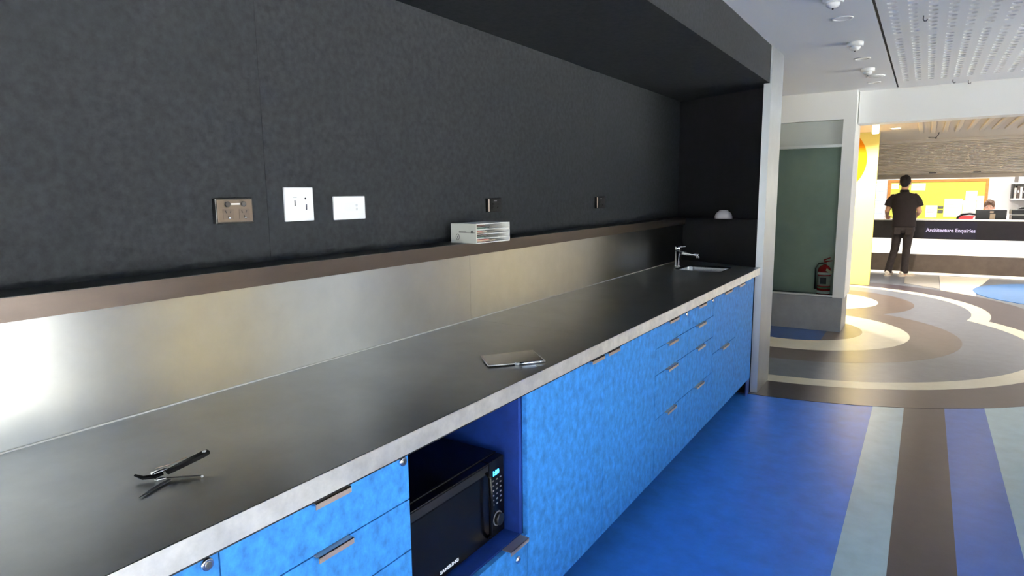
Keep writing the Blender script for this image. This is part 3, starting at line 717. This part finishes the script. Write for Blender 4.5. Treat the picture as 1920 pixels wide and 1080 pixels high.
rel(bx('glass_pane', M_glassg, -1.5, -.769, NY + .032, NY + .038, .3975, 1.9545), nc)
fe = empty('fire_extinguisher', (-.875, 7.595, .380)); tag(fe, 'red fire extinguisher with white label behind the cabinet glass', 'extinguisher')
M_red = mat('extinguisher_red', (176, 22, 26), .25); z0 = .380; cx, cy = -.875, 7.595
rel(MB().lathe([(.060, z0), (.066, z0 + .006), (.066, z0 + .26), (.058, z0 + .295), (.035, z0 + .32), (.02, z0 + .328)], (cx, cy, 0), 'z', 32).build('cylinder', M_red), fe)
rel(MB().lathe([(.0675, z0 + .225), (.0675, z0 + .252)], (cx, cy, 0), 'z', 32).build('white_band', M_plastic), fe)
lb_ = rel(MB().lathe([(.067, z0 + .105), (.067, z0 + .21)], (cx, cy, 0), 'z', 32).build('label_wrap', mat('label_pale', (206, 206, 200), .5)), fe)
bx('label_print', mat('label_navy', (40, 44, 60), .5), cx - .03, cx + .03, cy - .0672, cy - .05, z0 + .125, z0 + .195, lb_)
rel(MB().lathe([(.0672, z0 + .075), (.0672, z0 + .095)], (cx, cy, 0), 'z', 32).build('green_band', mat('tag_green', (120, 170, 140), .5)), fe)
rel(MB().lathe([(.0672, z0 + .018), (.0672, z0 + .05)], (cx, cy, 0), 'z', 32).build('base_label', M_plastic), fe)
rel(MB().lathe([(.019, z0 + .328), (.019, z0 + .352), (.012, z0 + .36)], (cx, cy, 0), 'z', 16).build('valve', M_chrome), fe)
rel(MB().extr([(cx - .012, cy - .01, z0 + .352), (cx + .07, cy - .01, z0 + .372), (cx + .075, cy - .01, z0 + .382), (cx - .012, cy - .01, z0 + .366)], (0, .02, 0)).build('squeeze_handle', M_red), fe)
rel(MB().extr([(cx - .012, cy - .01, z0 + .372), (cx + .055, cy - .01, z0 + .405), (cx + .05, cy - .01, z0 + .414), (cx - .015, cy - .01, z0 + .386)], (0, .02, 0)).build('trigger', M_red), fe)
rel(MB().tube([(cx - .015, cy, z0 + .345), (cx - .06, cy - .01, z0 + .34), (cx - .085, cy - .02, z0 + .29), (cx - .08, cy - .02, z0 + .15), (cx - .078, cy - .02, z0 + .06)], [.008, .008, .008, .009, .014], 12).build('hose', M_bplastic), fe)
rel(MB().extr([(cx + .03, cy - .075, z0 + .30), (cx + .085, cy - .06, z0 + .26), (cx + .075, cy - .06, z0 + .235), (cx + .02, cy - .075, z0 + .275)], (0, .002, 0)).build('paper_tag', M_cream), fe)

# ------------------------------------------------------------------ lobby lamps
M_glow = mat('lamp_glow_warm', (255, 240, 210), .4, emit=(255, 226, 180), es=7.0)
def lamp_light(x, y, z, power, rgb=(1.0, .88, .74), size=.10, spread=2.6):
    l = bpy.data.lights.new('lamp_light', 'AREA'); l.shape = 'DISK'; l.size = size; l.energy = power; l.color = rgb; l.spread = spread
    o = bpy.data.objects.new('lamp_light', l); o.location = (x, y, z); COL.objects.link(o); return o
def lobby_lamp(x, y, label, power):
    d = empty('lobby_downlight', (x, y, LZ)); tag(d, label, 'downlight', 'warm lobby downlights')
    rel(MB().lathe([(.075, LZ - .0002), (.075, LZ - .008), (.062, LZ - .010)], (x, y, 0), 'z', 28).build('trim_ring', M_plastic), d)
    rel(MB().lathe([(.058, LZ - .0102), (.05, LZ - .013)], (x, y, 0), 'z', 24).build('lens', M_glow), d)
    rel(lamp_light(x, y, LZ - .016, power), d)
lobby_lamp(-.44, 10.95, 'glowing warm downlight above the standing person', 21)
for (x, y, p, lb) in ((-1.3, 10.95, 28, 'warm lobby downlight close in front of the yellow circle'), (-.95, 8.35, 20, 'warm lobby downlight just behind the glass-fronted cabinet'), (.75, 9.3, 21, 'warm lobby downlight above the cream floor rings'),
                      (1.95, 12.25, 30, 'warm lobby downlight above the right part of the counter'), (1.9, 8.2, 15, 'warm lobby downlight right behind the white beam'), (-2.4, 10.4, 28, 'warm lobby downlight at the far left of the yellow wall')):
    lobby_lamp(x, y, lb, p)
cd = empty('cylinder_lamp', (-.635, 10.0, LZ)); tag(cd, 'white glowing cylinder lamp hanging by the yellow wall', 'lamp')
rel(MB().lathe([(.05, LZ), (.05, LZ - .02)], (-.635, 10.0, 0), 'z', 24).build('ceiling_rose', M_plastic), cd)
rel(MB().lathe([(.042, LZ - .02), (.042, LZ - .13), (.036, LZ - .14)], (-.635, 10.0, 0), 'z', 24).build('glass_shade', mat('opal_glow', (255, 250, 235), .4, emit=(255, 240, 214), es=3.0)), cd)
rel(lamp_light(-.635, 10.0, LZ - .15, 17), cd)
sp_ = empty('ceiling_sprinkler', (.06, 12.3, LZ)); tag(sp_, 'dark thin bracket hanging below the lobby ceiling', 'bracket')
M_hook = MATS['hook_grey']
rel(MB().tube([(.10, 12.3, LZ), (.09, 12.3, LZ - .04), (.06, 12.3, LZ - .075)], .006, 8).build('stem', M_hook), sp_)
rel(MB().tube([(-.04, 12.3, LZ - .07), (.075, 12.3, LZ - .075)], .004, 8).build('arm', M_hook), sp_)
rel(MB().lathe([(.012, LZ - .095), (.014, LZ - .075)], (.06, 12.3, 0), 'z', 12).build('head', M_hook), sp_)

# ------------------------------------------------------------------ enquiries counter, shutter
DY = 13.4; DX0, DX1 = -2.6, 3.9
dk = empty('enquiries_counter', (.6, 13.6, 0)); tag(dk, 'long reception counter with black lettered band and glowing white strip', 'counter')
rel(bx('base_panel', M_deskgrey, DX0, DX1, DY + .02, 13.80, .045, .362), dk)
rel(bx('floor_light_strip', mat('strip_glow', (255, 250, 240), .5, emit=(255, 244, 226), es=.4), DX0, DX1, DY + .03, DY + .05, .0, .044), dk)
rel(bx('glowing_band', mat('band_glow', (255, 252, 246), .5, emit=(255, 250, 242), es=.45), DX0, DX1, DY + .04, 13.78, .363, .640), dk)
bb = rel(bx('black_band', M_deskblack, DX0, DX1, DY, 13.80, .641, .962, bev=.003), dk)
rel(bx('counter_top', M_white, DX0, DX1, DY - .008, 13.84, .9625, .980, bev=.002), dk)
sg = bx('sign_panel', mat('sign_navy', (26, 23, 46), .5), .015, .765, DY - .003, DY, .66, .945, bb)
text('Architecture Enquiries', .095, mat('sign_lilac', (206, 200, 238), .5, emit=(206, 198, 240), es=.22), 'sign_lettering', bb, basis((.036, DY - .0035, .765), (1, 0, 0), (0, 0, 1)), .0008, .0012, .712)
sh = empty('roller_shutter', (.6, 13.9, 1.7)); tag(sh, 'grey half-lowered roller shutter above the enquiries counter', 'shutter')
ms = MB(); zz = 1.775; nsl = 22; hsl = (2.372 - zz) / nsl
for i in range(nsl):
    z = zz + hsl * i
    pr = [(13.90, z), (13.885, z + hsl * .15), (13.878, z + hsl * .5), (13.885, z + hsl * .85), (13.90, z + hsl), (13.905, z + hsl), (13.905, z)]
    ms.extr([(DX0, y, q) for y, q in pr], (DX1 - DX0, 0, 0))
sl = rel(ms.build('shutter_slats', M_shutter), sh); sl['kind'] = 'stuff'
bar = rel(bx('bottom_bar', mat('shutter_bar', (168, 158, 148), .5), DX0, DX1, 13.872, 13.908, 1.705, 1.775, bev=.004), sh)
for x in (.065, .715): bx('latch', mat('latch_grey', (96, 92, 90), .4, .7), x - .055, x + .055, 13.860, 13.872, 1.795, 1.815, sl) 

# ------------------------------------------------------------------ office behind the counter
M_lumi = mat('office_lumi', (255, 255, 255), .4, emit=(255, 250, 240), es=2.5)
for i, (x, lb) in enumerate(((-.6, 'office ceiling panel light left of the pinboard centre'), (1.2, 'office ceiling panel light above the seated person'), (2.9, 'office ceiling panel light at the right'))):
    d = empty('panel_light', (x, 15.5, 2.7)); tag(d, lb, 'ceiling light', 'office panel lights')
    rel(bx('frame', M_plastic, x - .62, x + .62, 15.2, 15.8, 2.685, 2.6995), d)
    rel(bx('diffuser', M_lumi, x - .6, x + .6, 15.22, 15.78, 2.680, 2.6848), d)
    l = bpy.data.lights.new('lamp_light', 'AREA'); l.shape = 'RECTANGLE'; l.size = 1.2; l.size_y = .55; l.energy = 25; l.color = (1, .96, .9)
    o = bpy.data.objects.new('lamp_light', l); o.location = (x, 15.5, 2.675); COL.objects.link(o); rel(o, d)
WY = 17.2
pb = empty('pinboard', (.17, WY, .8)); tag(pb, 'large lime yellow pinboard in an orange wooden frame', 'pinboard')
rel(bx('felt', mat('lime_felt', (212, 222, 92), .9, mottle=.08, scale=30), -.70, 1.06, WY - .02, WY - .001, .82, 1.668), pb)
M_wood = mat('orange_wood', (206, 138, 70), .5, mottle=.2, scale=6, stretch=(1, 1, 6))
for a in ((-.765, -.70, .76, 1.73), (1.06, 1.115, .76, 1.73), (-.70, 1.06, 1.668, 1.73), (-.70, 1.06, .76, .82)):
    rel(MB().box(a[0], a[1], WY - .035, WY - .001, a[2], a[3], .004).build('frame_rail', M_wood), pb)
M_paper = mat('paper_white', (246, 246, 244), .8); M_ptext = mat('paper_print', (170, 172, 176), .8)
sheets = [(-.302, 1.49, -.031, 1.646, 'white paper pinned beside the standing person'), (.723, 1.262, .928, 1.466, 'upright white sheet, highest on the right of the pinboard'),
          (.346, .90, .68, 1.296, 'largest white poster in the middle of the pinboard'), (.006, .88, .224, 1.151, 'small white sheet left of two dark labels'),
          (.932, 1.05, 1.055, 1.356, 'narrow white sheet at the right frame of the pinboard'), (.69, .90, .925, 1.258, 'white sheet below the highest sheet on the pinboard'), (-.69, 1.52, -.544, 1.653, 'white paper in the upper left corner of the pinboard')]
for (a, b, c_, d_, lb) in sheets:
    p = empty('pinned_paper', ((a + c_) / 2, WY - .021, b)); tag(p, lb, 'paper', 'papers on the pinboard')
    rel(bx('sheet', M_paper, a, c_, WY - .0215, WY - .0202, b, d_), p)
    t = MB()
    for k in range(4): t.box(a + .02, a + .02 + (c_ - a - .04) * (1, .7, .85, .5)[k], WY - .0218, WY - .0215, b + (d_ - b) * (.25 + .14 * k), b + (d_ - b) * (.25 + .14 * k) + .008)
    rel(t.build('printed_lines', M_ptext), p)
for z, lb in ((1.076, 'dark label card on the pinboard, upper of two'), (.98, 'dark label card on the pinboard, lower of two')):
    p = empty('label_card', (.285, WY - .021, z)); tag(p, lb, 'label', 'dark label cards')
    rel(bx('card', mat('label_card_dark', (40, 40, 36), .7), .235, .333, WY - .0215, WY - .0202, z, z + .065), p)
    rel(MB().box(.242, .326, WY - .0219, WY - .0215, z + .016, z + .024).box(.242, .326, WY - .0219, WY - .0215, z + .04, z + .048).build('printed_lines', M_ptext), p)
w5 = struct(empty('window_5', (-1.2, WY, .8)))
rel(bx('pane', mat('bright_pane', (240, 246, 255), .2, emit=(226, 238, 255), es=.4), -1.75, -.80, WY - .012, WY - .002, .5, 2.2), w5)
for k in range(22): rel(bx('blind_slat', M_frame, -1.75, -.80, WY - .035, WY - .018, .55 + .07 * k, .566 + .07 * k), w5)
# wall shelf with folders
ws = empty('wall_shelf', (1.9, WY, 1.3)); tag(ws, 'black wall shelf with white top at the right edge', 'shelf')
M_shb = mat('shelf_black', (40, 38, 38), .5)
for x in (1.50, 2.35): rel(bx('side_frame', M_shb, x, x + .025, WY - .30, WY - .001, 1.30, 1.60), ws)
rel(bx('shelf_board', M_white, 1.49, 2.385, WY - .31, WY - .001, 1.601, 1.63), ws)
rel(bx('shelf_board', M_white, 1.49, 2.385, WY - .31, WY - .001, 1.272, 1.2995), ws)
rel(bx('hanging_rail', mat('rail_dark', (110, 104, 100), .5), 1.545, 1.61, WY - .03, WY - .001, 1.631, 2.2), ws)
fc = [(196, 190, 184), (80, 70, 64), (230, 220, 210), (50, 46, 46), (150, 140, 132), (40, 38, 40), (210, 200, 190), (90, 86, 84), (60, 56, 54)]
fn = ['light grey', 'brown', 'cream', 'black', 'taupe', 'jet black', 'beige', 'mid grey', 'dark brown']
for k in range(9):
    x = 1.533 + .05 * k; hh = .22 + .02 * ((k * 5) % 3)
    o = MB().box(x, x + .042, WY - .26, WY - .02, 1.2998, 1.2998 + hh, .003).build('ring_binder', mat('binder_%d' % k, fc[k], .6))
    MB().box(x + .01, x + .032, WY - .262, WY - .26, 1.2998 + .12, 1.2998 + .17).build('spine_label', M_paper, o)
    tag(o, '%s ring binder standing on the wall shelf' % fn[k], 'binder', 'binders on the wall shelf')
# inner desk with screens
idk = empty('office_desk', (1.2, 14.3, 0)); tag(idk, 'white inner desk behind the enquiries counter carrying the screens', 'desk')
rel(bx('desk_top', M_white, .4, 2.8, 13.95, 14.70, .715, .74), idk)
for x in (.45, 2.7): rel(bx('leg', M_frame, x, x + .05, 14.0, 14.6, 0, .7148), idk)
mo = empty('monitor', (.985, 14.1, .74)); tag(mo, 'black monitor seen from behind, in front of the seated person', 'monitor')
rel(bx('screen_back', M_bplastic, .764, 1.206, 14.08, 14.115, .885, 1.138, bev=.006), mo)
rel(bx('stand_neck', mat('stand_beige', (176, 160, 140), .4), .968, 1.045, 14.05, 14.0795, .745, 1.07, bev=.004), mo)
rel(bx('logo_badge', mat('badge_beige', (196, 176, 156), .4), .966, 1.02, 14.077, 14.0797, 1.085, 1.115), mo)
rel(MB().lathe([(.10, .7405), (.10, .747), (.03, .752)], (1.0, 14.08, 0), 'z', 28).build('stand_foot', M_bplastic), mo)
pr_ = empty('printer', (1.6, 14.2, .74)); tag(pr_, 'black printer at the right end of the counter', 'printer')
rel(bx('lower_body', M_bplastic, 1.275, 1.78, 14.03, 14.45, .741, 1.048, bev=.008), pr_)
rel(bx('silver_line', M_frame, 1.272, 1.782, 14.025, 14.452, 1.049, 1.060), pr_)
rel(bx('scanner_lid', M_bplastic, 1.268, 1.785, 14.02, 14.455, 1.061, 1.142, bev=.008), pr_)
rel(MB().extr([(1.36, 14.25, 1.1425), (1.72, 14.25, 1.1425), (1.72, 14.25, 1.178), (1.42, 14.25, 1.178)], (0, .17, 0)).build('paper_feeder', M_bplastic), pr_)
# empty office chair with red back
ox, oy = .78, 16.42
oc = empty('office_chair', (ox, oy, 0)); tag(oc, 'red-backed office chair with black rim left of the monitor', 'chair')
M_redf = mat('red_fabric', (206, 70, 74), .8)
def ocp(name, m, mb): o = mb.build(name, m); o.parent = oc; return o
ocp('backrest', M_redf, MB().box(-.20, .20, -.25, -.19, .54, .965, .025, 3))
ocp('back_rim', M_bplastic, MB().tube([(-.215, -.235, .84), (-.195, -.235, .93), (-.13, -.235, .985), (0, -.235, 1.0), (.13, -.235, .985), (.195, -.235, .93), (.215, -.235, .84)], .022, 10))
ocp('seat', M_redf, MB().box(-.24, .24, -.20, .24, .44, .51, .03, 3))
ocp('back_bracket', M_bplastic, MB().tube([(0, -.27, .62), (0, -.26, .42), (0, 0, .415)], .02, 10))
ocp('gas_post', M_chrome, MB().tube([(0, 0, .08), (0, 0, .44)], .025, 12))
for k in range(5):
    a = 2 * PI * k / 5; e_ = (.27 * math.cos(a), .27 * math.sin(a))
    lg_ = ocp('leg', M_bplastic, MB().tube([(0, 0, .10), (e_[0], e_[1], .075)], [.025, .016], 10))
    MB().lathe([(.026, -.012), (.03, 0), (.026, .012)], (e_[0], e_[1], .03), 'x', 14).build('caster', M_bplastic, lg_)

# ------------------------------------------------------------------ people
M_skin = mat('skin', (206, 160, 134), .55); M_skin2 = mat('skin_fair', (232, 180, 160), .55)
def remesh(o, v):
    m = o.modifiers.new('join', 'REMESH'); m.mode = 'VOXEL'; m.voxel_size = v; m.use_smooth_shade = True
    s_ = o.modifiers.new('soft', 'SMOOTH'); s_.factor = .5; s_.iterations = 4
    return o
def head_shape(mb, c, f, size=1.0):
    """skull, jaw, nose, ears, brow; f = facing direction in plan, c = skull centre"""
    f = Vector((f[0], f[1], 0)).normalized(); s = Vector((f.y, -f.x, 0)); R3 = Matrix((s, f, Vector((0, 0, 1)))).transposed()
    P = lambda a, b, z: Vector(c) + s * a * size + f * b * size + Vector((0, 0, z * size))
    mb.ball(P(0, -.005, .015), (.077 * size, .094 * size, .098 * size), 20, 14, R3)
    mb.ball(P(0, .030, -.055), (.058 * size, .062 * size, .066 * size), 18, 12, R3)
    mb.ball(P(0, .062, -.085), (.028 * size, .024 * size, .022 * size), 12, 8, R3)
    mb.tube([P(0, .086, .012), P(0, .104, -.028), P(0, .094, -.038)], [.010, .015, .011], 10)
    mb.tube([P(-.038, .074, .024), P(0, .086, .026), P(.038, .074, .024)], [.009, .010, .009], 8)
    mb.tube([P(-.022, .083, -.066), P(0, .090, -.064), P(.022, .083, -.066)], [.006, .009, .006], 8)
    for q in (-1, 1): mb.ball(P(q * .079, -.004, -.012), (.012 * size, .020 * size, .032 * size), 10, 8, R3)
    return P
def eyes(P, parent, m1, m2):
    for q in (-1, 1):
        e = MB().ball(P(q * .031, .076, .006), .0125, 12, 8).build('eye', m1, parent)
        MB().ball(P(q * .031, .0855, .006), .0055, 10, 6).build('iris', m2, e)
def hand(mb, wrist, d, palm_n, curl=.5, side=1):
    """palm and five separate bent fingers; d = direction of the fingers, palm_n = where the palm faces"""
    d = Vector(d).normalized(); n = Vector(palm_n); n = (n - d * n.dot(d)).normalized(); s = d.cross(n) * side
    w = Vector(wrist)
    mb.tube([w, w + d * .03, w + d * .085], [(.024, .017), (.036, .015), (.040, .013)], 12, up=n)
    for k, (off, L) in enumerate(((-.030, .068), (-.010, .078), (.011, .074), (.030, .058))):
        p0 = w + d * .078 + s * off; a = p0 + d * L * .42 + n * L * .10 * curl; b = a + (d * .8 + n * curl).normalized() * L * .33; c_ = b + (d * .5 + n * curl * 1.6).normalized() * L * .27
        mb.tube([p0, a, b, c_], [.0095, .009, .0085, .007], 8)
    t0 = w + d * .03 - s * .026; t1 = t0 - s * .026 + d * .025 + n * .006; t2 = t1 + d * .03 - s * .008 + n * .010
    mb.tube([t0, t1, t2], [.012, .0105, .0085], 8)
M_eyew = mat('eye_white', (235, 232, 228), .2); M_iris = mat('iris_brown', (60, 40, 28), .2)
# person standing at the counter, back to the camera
pm = empty('person', (-.33, 13.0, 0)); tag(pm, 'person in black polo shirt and dark jeans standing at the counter', 'person')
shL, shR = Vector((-.478, 13.04, 1.405)), Vector((-.165, 13.04, 1.415))
elL, elR = Vector((-.562, 13.03, 1.135)), Vector((-.080, 13.04, 1.125))
wrL, wrR = Vector((-.568, 13.33, 1.045)), Vector((-.14, 13.34, 1.04))
hipL, hipR = Vector((-.375, 13.0, .87)), Vector((-.215, 13.0, .87))
knL, knR = Vector((-.402, 13.04, .47)), Vector((-.228, 13.02, .48))
anL, anR = Vector((-.478, 12.97, .10)), Vector((-.236, 12.98, .10))
b = MB()
HC = (-.322, 13.075, 1.622)
Pm = head_shape(b, HC, (.12, 1))
b.tube([(-.325, 13.035, 1.40), (-.325, 13.045, 1.47), (-.323, 13.06, 1.55)], [.062, .055, .054], 14)
b.tube([(-.295, 13.0, .84), (-.297, 13.0, .95), (-.305, 13.01, 1.12), (-.318, 13.02, 1.30), (-.323, 13.03, 1.42)], [(.150, .10), (.145, .095), (.145, .095), (.170, .105), (.10, .07)], 18, up=(0, 1, 0))
for sh_, el, wr, q in ((shL, elL, wrL, 1), (shR, elR, wrR, -1)):
    b.tube([sh_ + Vector((q * .03, 0, -.01)), sh_, sh_.lerp(el, .5), el, el.lerp(wr, .35), wr], [.05, .052, .047, .038, .036, .025], 12)
hand(b, wrL, (.10, 1, -.30), (.25, 0, -1), .35, 1); hand(b, wrR, (-.12, 1, -.28), (-.25, 0, -1), .35, -1)
for h_, k_, a_ in ((hipL, knL, anL), (hipR, knR, anR)):
    b.tube([h_ + Vector((0, 0, .03)), h_.lerp(k_, .35), k_, k_.lerp(a_, .35), a_], [.082, .074, .052, .053, .038], 12)
    b.tube([a_ + Vector((0, -.03, -.06)), a_ + Vector((0, .05, -.07)), a_ + Vector((0, .14, -.08))], [.034, .034, .022], 10)
body = rel(remesh(b.build('body', M_skin), .0065), pm)
eyes(Pm, body, M_eyew, M_iris)
M_shirt = mat('black_polo', (34, 27, 30), .85, mottle=.15, scale=40); M_jean = mat('dark_jeans', (46, 40, 42), .85, mottle=.3, scale=18)
s1 = MB()
s1.tube([(-.293, 13.0, .868), (-.295, 13.0, .95), (-.300, 13.0, 1.08), (-.312, 13.015, 1.22), (-.320, 13.025, 1.33), (-.322, 13.03, 1.42), (-.323, 13.04, 1.462)],
        [(.186, .128), (.180, .122), (.172, .116), (.190, .128), (.200, .128), (.158, .095), (.075, .066)], 24, up=(0, 1, 0))
for sh_, el, q in ((shL, elL, -1), (shR, elR, 1)):
    s1.tube([sh_ + Vector((-q * .07, 0, -.035)), sh_ + Vector((-q * .005, 0, -.035)), sh_.lerp(el, .35) + Vector((q * .012, 0, 0)), sh_.lerp(el, .68) + Vector((q * .014, 0, 0))], [.07, .074, .073, .074], 14)
shirt = rel(remesh(s1.build('polo_shirt', M_shirt), .009), pm)
MB().tube([(-.323 + .066 * math.cos(t), 13.048 + .064 * math.sin(t), 1.482 + .012 * math.cos(t * 2) * .2 - .012 * math.sin(t)) for t in [2 * PI * i / 24 for i in range(25)]], [(.007, .018)] * 25, 8, caps=False).build('collar', M_shirt, shirt)
j1_ = MB()
j1_.tube([(-.295, 13.0, .76), (-.295, 13.0, .81), (-.295, 13.0, .90), (-.295, 13.0, .93)], [(.15, .105), (.175, .122), (.170, .115), (.160, .11)], 22, up=(0, 1, 0))
for h_, k_, a_, q in ((hipL, knL, anL, -1), (hipR, knR, anR, 1)):
    j1_.tube([h_ + Vector((0, 0, -.02)), h_.lerp(k_, .3), h_.lerp(k_, .65), k_, k_.lerp(a_, .4), k_.lerp(a_, .8), a_ + Vector((0, 0, -.045))], [.092, .084, .072, .064, .061, .058, .060], 14)
jeans = rel(remesh(j1_.build('jeans', M_jean), .009), pm)
for q in (-1, 1): MB().box(-.05, .05, -.004, .004, -.06, .06, .003).xf(Matrix.Translation((-.295 + q * .085, 12.878, .80))).build('back_pocket', M_jean, jeans)
M_shoe = mat('white_shoe', (232, 224, 214), .6); M_sole = mat('shoe_sole', (200, 190, 178), .7)
for a_, dirn in ((anL, (.25, 1)), (anR, (.75, .65))):
    d = Vector((dirn[0], dirn[1], 0)).normalized(); o_ = Vector((a_.x, a_.y, 0))
    sh2 = MB().tube([o_ - d * .075 + Vector((0, 0, .050)), o_ - d * .04 + Vector((0, 0, .058)), o_ + d * .03 + Vector((0, 0, .056)), o_ + d * .10 + Vector((0, 0, .046)), o_ + d * .16 + Vector((0, 0, .040)), o_ + d * .195 + Vector((0, 0, .034))],
                  [(.026, .030), (.040, .042), (.042, .040), (.046, .030), (.042, .023), (.020, .014)], 14, up=(0, 0, 1)).build('shoe', M_shoe)
    rel(sh2, pm)
    s = Vector((d.y, -d.x, 0))
    MB().prism([tuple((o_ + d * a + s * w)[:2]) for a, w in ((-.10, -.02), (-.085, -.036), (.02, -.042), (.11, -.049), (.17, -.042), (.205, -.015), (.205, .015), (.17, .042), (.11, .049), (.02, .042), (-.085, .036), (-.10, .02))], 0, .022).build('sole', M_sole, sh2)
M_hair = mat('black_hair', (26, 18, 20), .6)
def hair(c, f, m, parent, size=1.0, front=.02, low=-.05):
    f = Vector((f[0], f[1], 0)).normalized(); s = Vector((f.y, -f.x, 0)); R3 = Matrix((s, f, Vector((0, 0, 1)))).transposed()
    hb_ = MB(); C0 = Vector(c)
    hb_.ball(C0 + Vector((0, 0, .035)) - f * .012, (.087, .100, .096), 22, 14, R3)
    hb_.ball(C0 - f * .048 + Vector((0, 0, low)), (.062, .046, .050), 18, 12, R3)
    rnd = random.Random(3)
    for i in range(70):
        a, e = rnd.uniform(0, 2 * PI), rnd.uniform(.35, 1.5)
        n_ = s * math.cos(a) * math.cos(e) * .083 + f * math.sin(a) * math.cos(e) * .096 + Vector((0, 0, math.sin(e) * .092))
        p = C0 + Vector((0, 0, .035)) - f * .012 + n_; q = p + n_.normalized() * rnd.uniform(.012, .022) + f * .008 + s * rnd.uniform(-.01, .01)
        hb_.tube([p - n_.normalized() * .02, p, q], [.016, .013, .004], 6)
    o = hb_.build('hair', m); 
    bm2 = bmesh.new(); bm2.from_mesh(o.data)
    bm2.to_mesh(o.data); bm2.free()
    remesh(o, .006); rel(o, parent); return o
hair(HC, (.12, 1), M_hair, pm, low=-.025)
# person seated behind the monitor, facing the counter
ps = empty('person', (1.02, 15.15, 0)); tag(ps, 'person with brown-grey hair seated behind the black monitor', 'person')
HS = (1.018, 15.10, 1.165)
b = MB(); Ps = head_shape(b, HS, (-.10, -1))
b.tube([(1.02, 15.17, .95), (1.02, 15.16, 1.02), (1.02, 15.13, 1.10)], [.065, .056, .054], 14)
b.tube([(1.02, 15.26, .46), (1.02, 15.25, .60), (1.02, 15.22, .78), (1.02, 15.18, .95)], [(.165, .12), (.155, .11), (.175, .11), (.10, .07)], 18, up=(0, 1, 0))
for q in (-1, 1):
    s0 = Vector((1.02 + q * .17, 15.20, .93)); e0 = Vector((1.02 + q * .225, 15.12, .70)); w0 = Vector((1.02 + q * .14, 14.86, .775))
    b.tube([s0 + Vector((-q * .04, 0, 0)), s0, s0.lerp(e0, .5), e0, e0.lerp(w0, .35), w0], [.05, .052, .046, .038, .036, .026], 12)
    hand(b, w0, (-q * .2, -1, -.05), (0, -.1, -1), .4, q)
    h0_ = Vector((1.02 + q * .09, 15.24, .53)); k0 = Vector((1.02 + q * .12, 14.82, .52)); a0_ = Vector((1.02 + q * .12, 14.86, .09))
    b.tube([h0_, h0_.lerp(k0, .5), k0, k0.lerp(a0_, .4), a0_], [.082, .074, .056, .053, .038], 12)
    b.tube([a0_ + Vector((0, .03, -.05)), a0_ + Vector((0, -.13, -.07))], [.034, .022], 10)
bod = rel(remesh(b.build('body', M_skin2), .0065), ps)
eyes(Ps, bod, M_eyew, M_iris)
hair(HS, (-.10, -1), mat('brown_grey_hair', (104, 78, 62), .6), ps, low=-.03)
M_shirt2 = mat('pale_shirt', (236, 230, 228), .8)
s1 = MB().tube([(1.02, 15.26, .50), (1.02, 15.25, .62), (1.02, 15.22, .80), (1.02, 15.19, .92), (1.02, 15.175, .985)], [(.185, .14), (.175, .13), (.195, .13), (.165, .10), (.072, .066)], 22, up=(0, 1, 0))
for q in (-1, 1):
    s0 = Vector((1.02 + q * .17, 15.20, .93)); e0 = Vector((1.02 + q * .225, 15.12, .70))
    s1.tube([s0 + Vector((-q * .06, 0, 0)), s0, s0.lerp(e0, .4), s0.lerp(e0, .8)], [.066, .07, .066, .064], 14)
rel(remesh(s1.build('shirt', M_shirt2), .009), ps)
t1 = MB()
for q in (-1, 1):
    h0_ = Vector((1.02 + q * .09, 15.26, .54)); k0 = Vector((1.02 + q * .12, 14.82, .52)); a0_ = Vector((1.02 + q * .12, 14.86, .10))
    t1.tube([h0_, h0_.lerp(k0, .5), k0, k0.lerp(a0_, .4), a0_], [.098, .088, .070, .066, .06], 14)
rel(remesh(t1.build('trousers', M_jean), .009), ps)
for q in (-1, 1): rel(MB().tube([(1.02 + q * .12, 14.92, .045), (1.02 + q * .12, 14.84, .05), (1.02 + q * .12, 14.70, .035)], [(.036, .044), (.044, .048), (.032, .03)], 12).build('shoe', M_bplastic), ps)
sc_ = empty('office_chair', (1.02, 15.3, 0)); tag(sc_, 'dark office chair under the person seated behind the monitor', 'chair')
rel(MB().box(.78, 1.26, 15.02, 15.46, .385, .425, .015).build('seat', M_bplastic), sc_)
rel(MB().box(.82, 1.22, 15.44, 15.49, .50, .93, .02).build('backrest', M_bplastic), sc_)
rel(MB().tube([(1.02, 15.47, .55), (1.02, 15.46, .38), (1.02, 15.26, .37)], .02, 10).build('back_bracket', M_bplastic), sc_)
rel(MB().tube([(1.02, 15.24, .06), (1.02, 15.24, .39)], .025, 12).build('gas_post', M_chrome), sc_)
for k in range(5):
    a = 2 * PI * k / 5 + .3; e_ = (1.02 + .27 * math.cos(a), 15.24 + .27 * math.sin(a))
    lg_ = rel(MB().tube([(1.02, 15.24, .10), (e_[0], e_[1], .075)], [.025, .016], 10).build('leg', M_bplastic), sc_)
    MB().lathe([(.026, -.012), (.03, 0), (.026, .012)], (e_[0], e_[1], .03), 'x', 14).build('caster', M_bplastic, lg_)
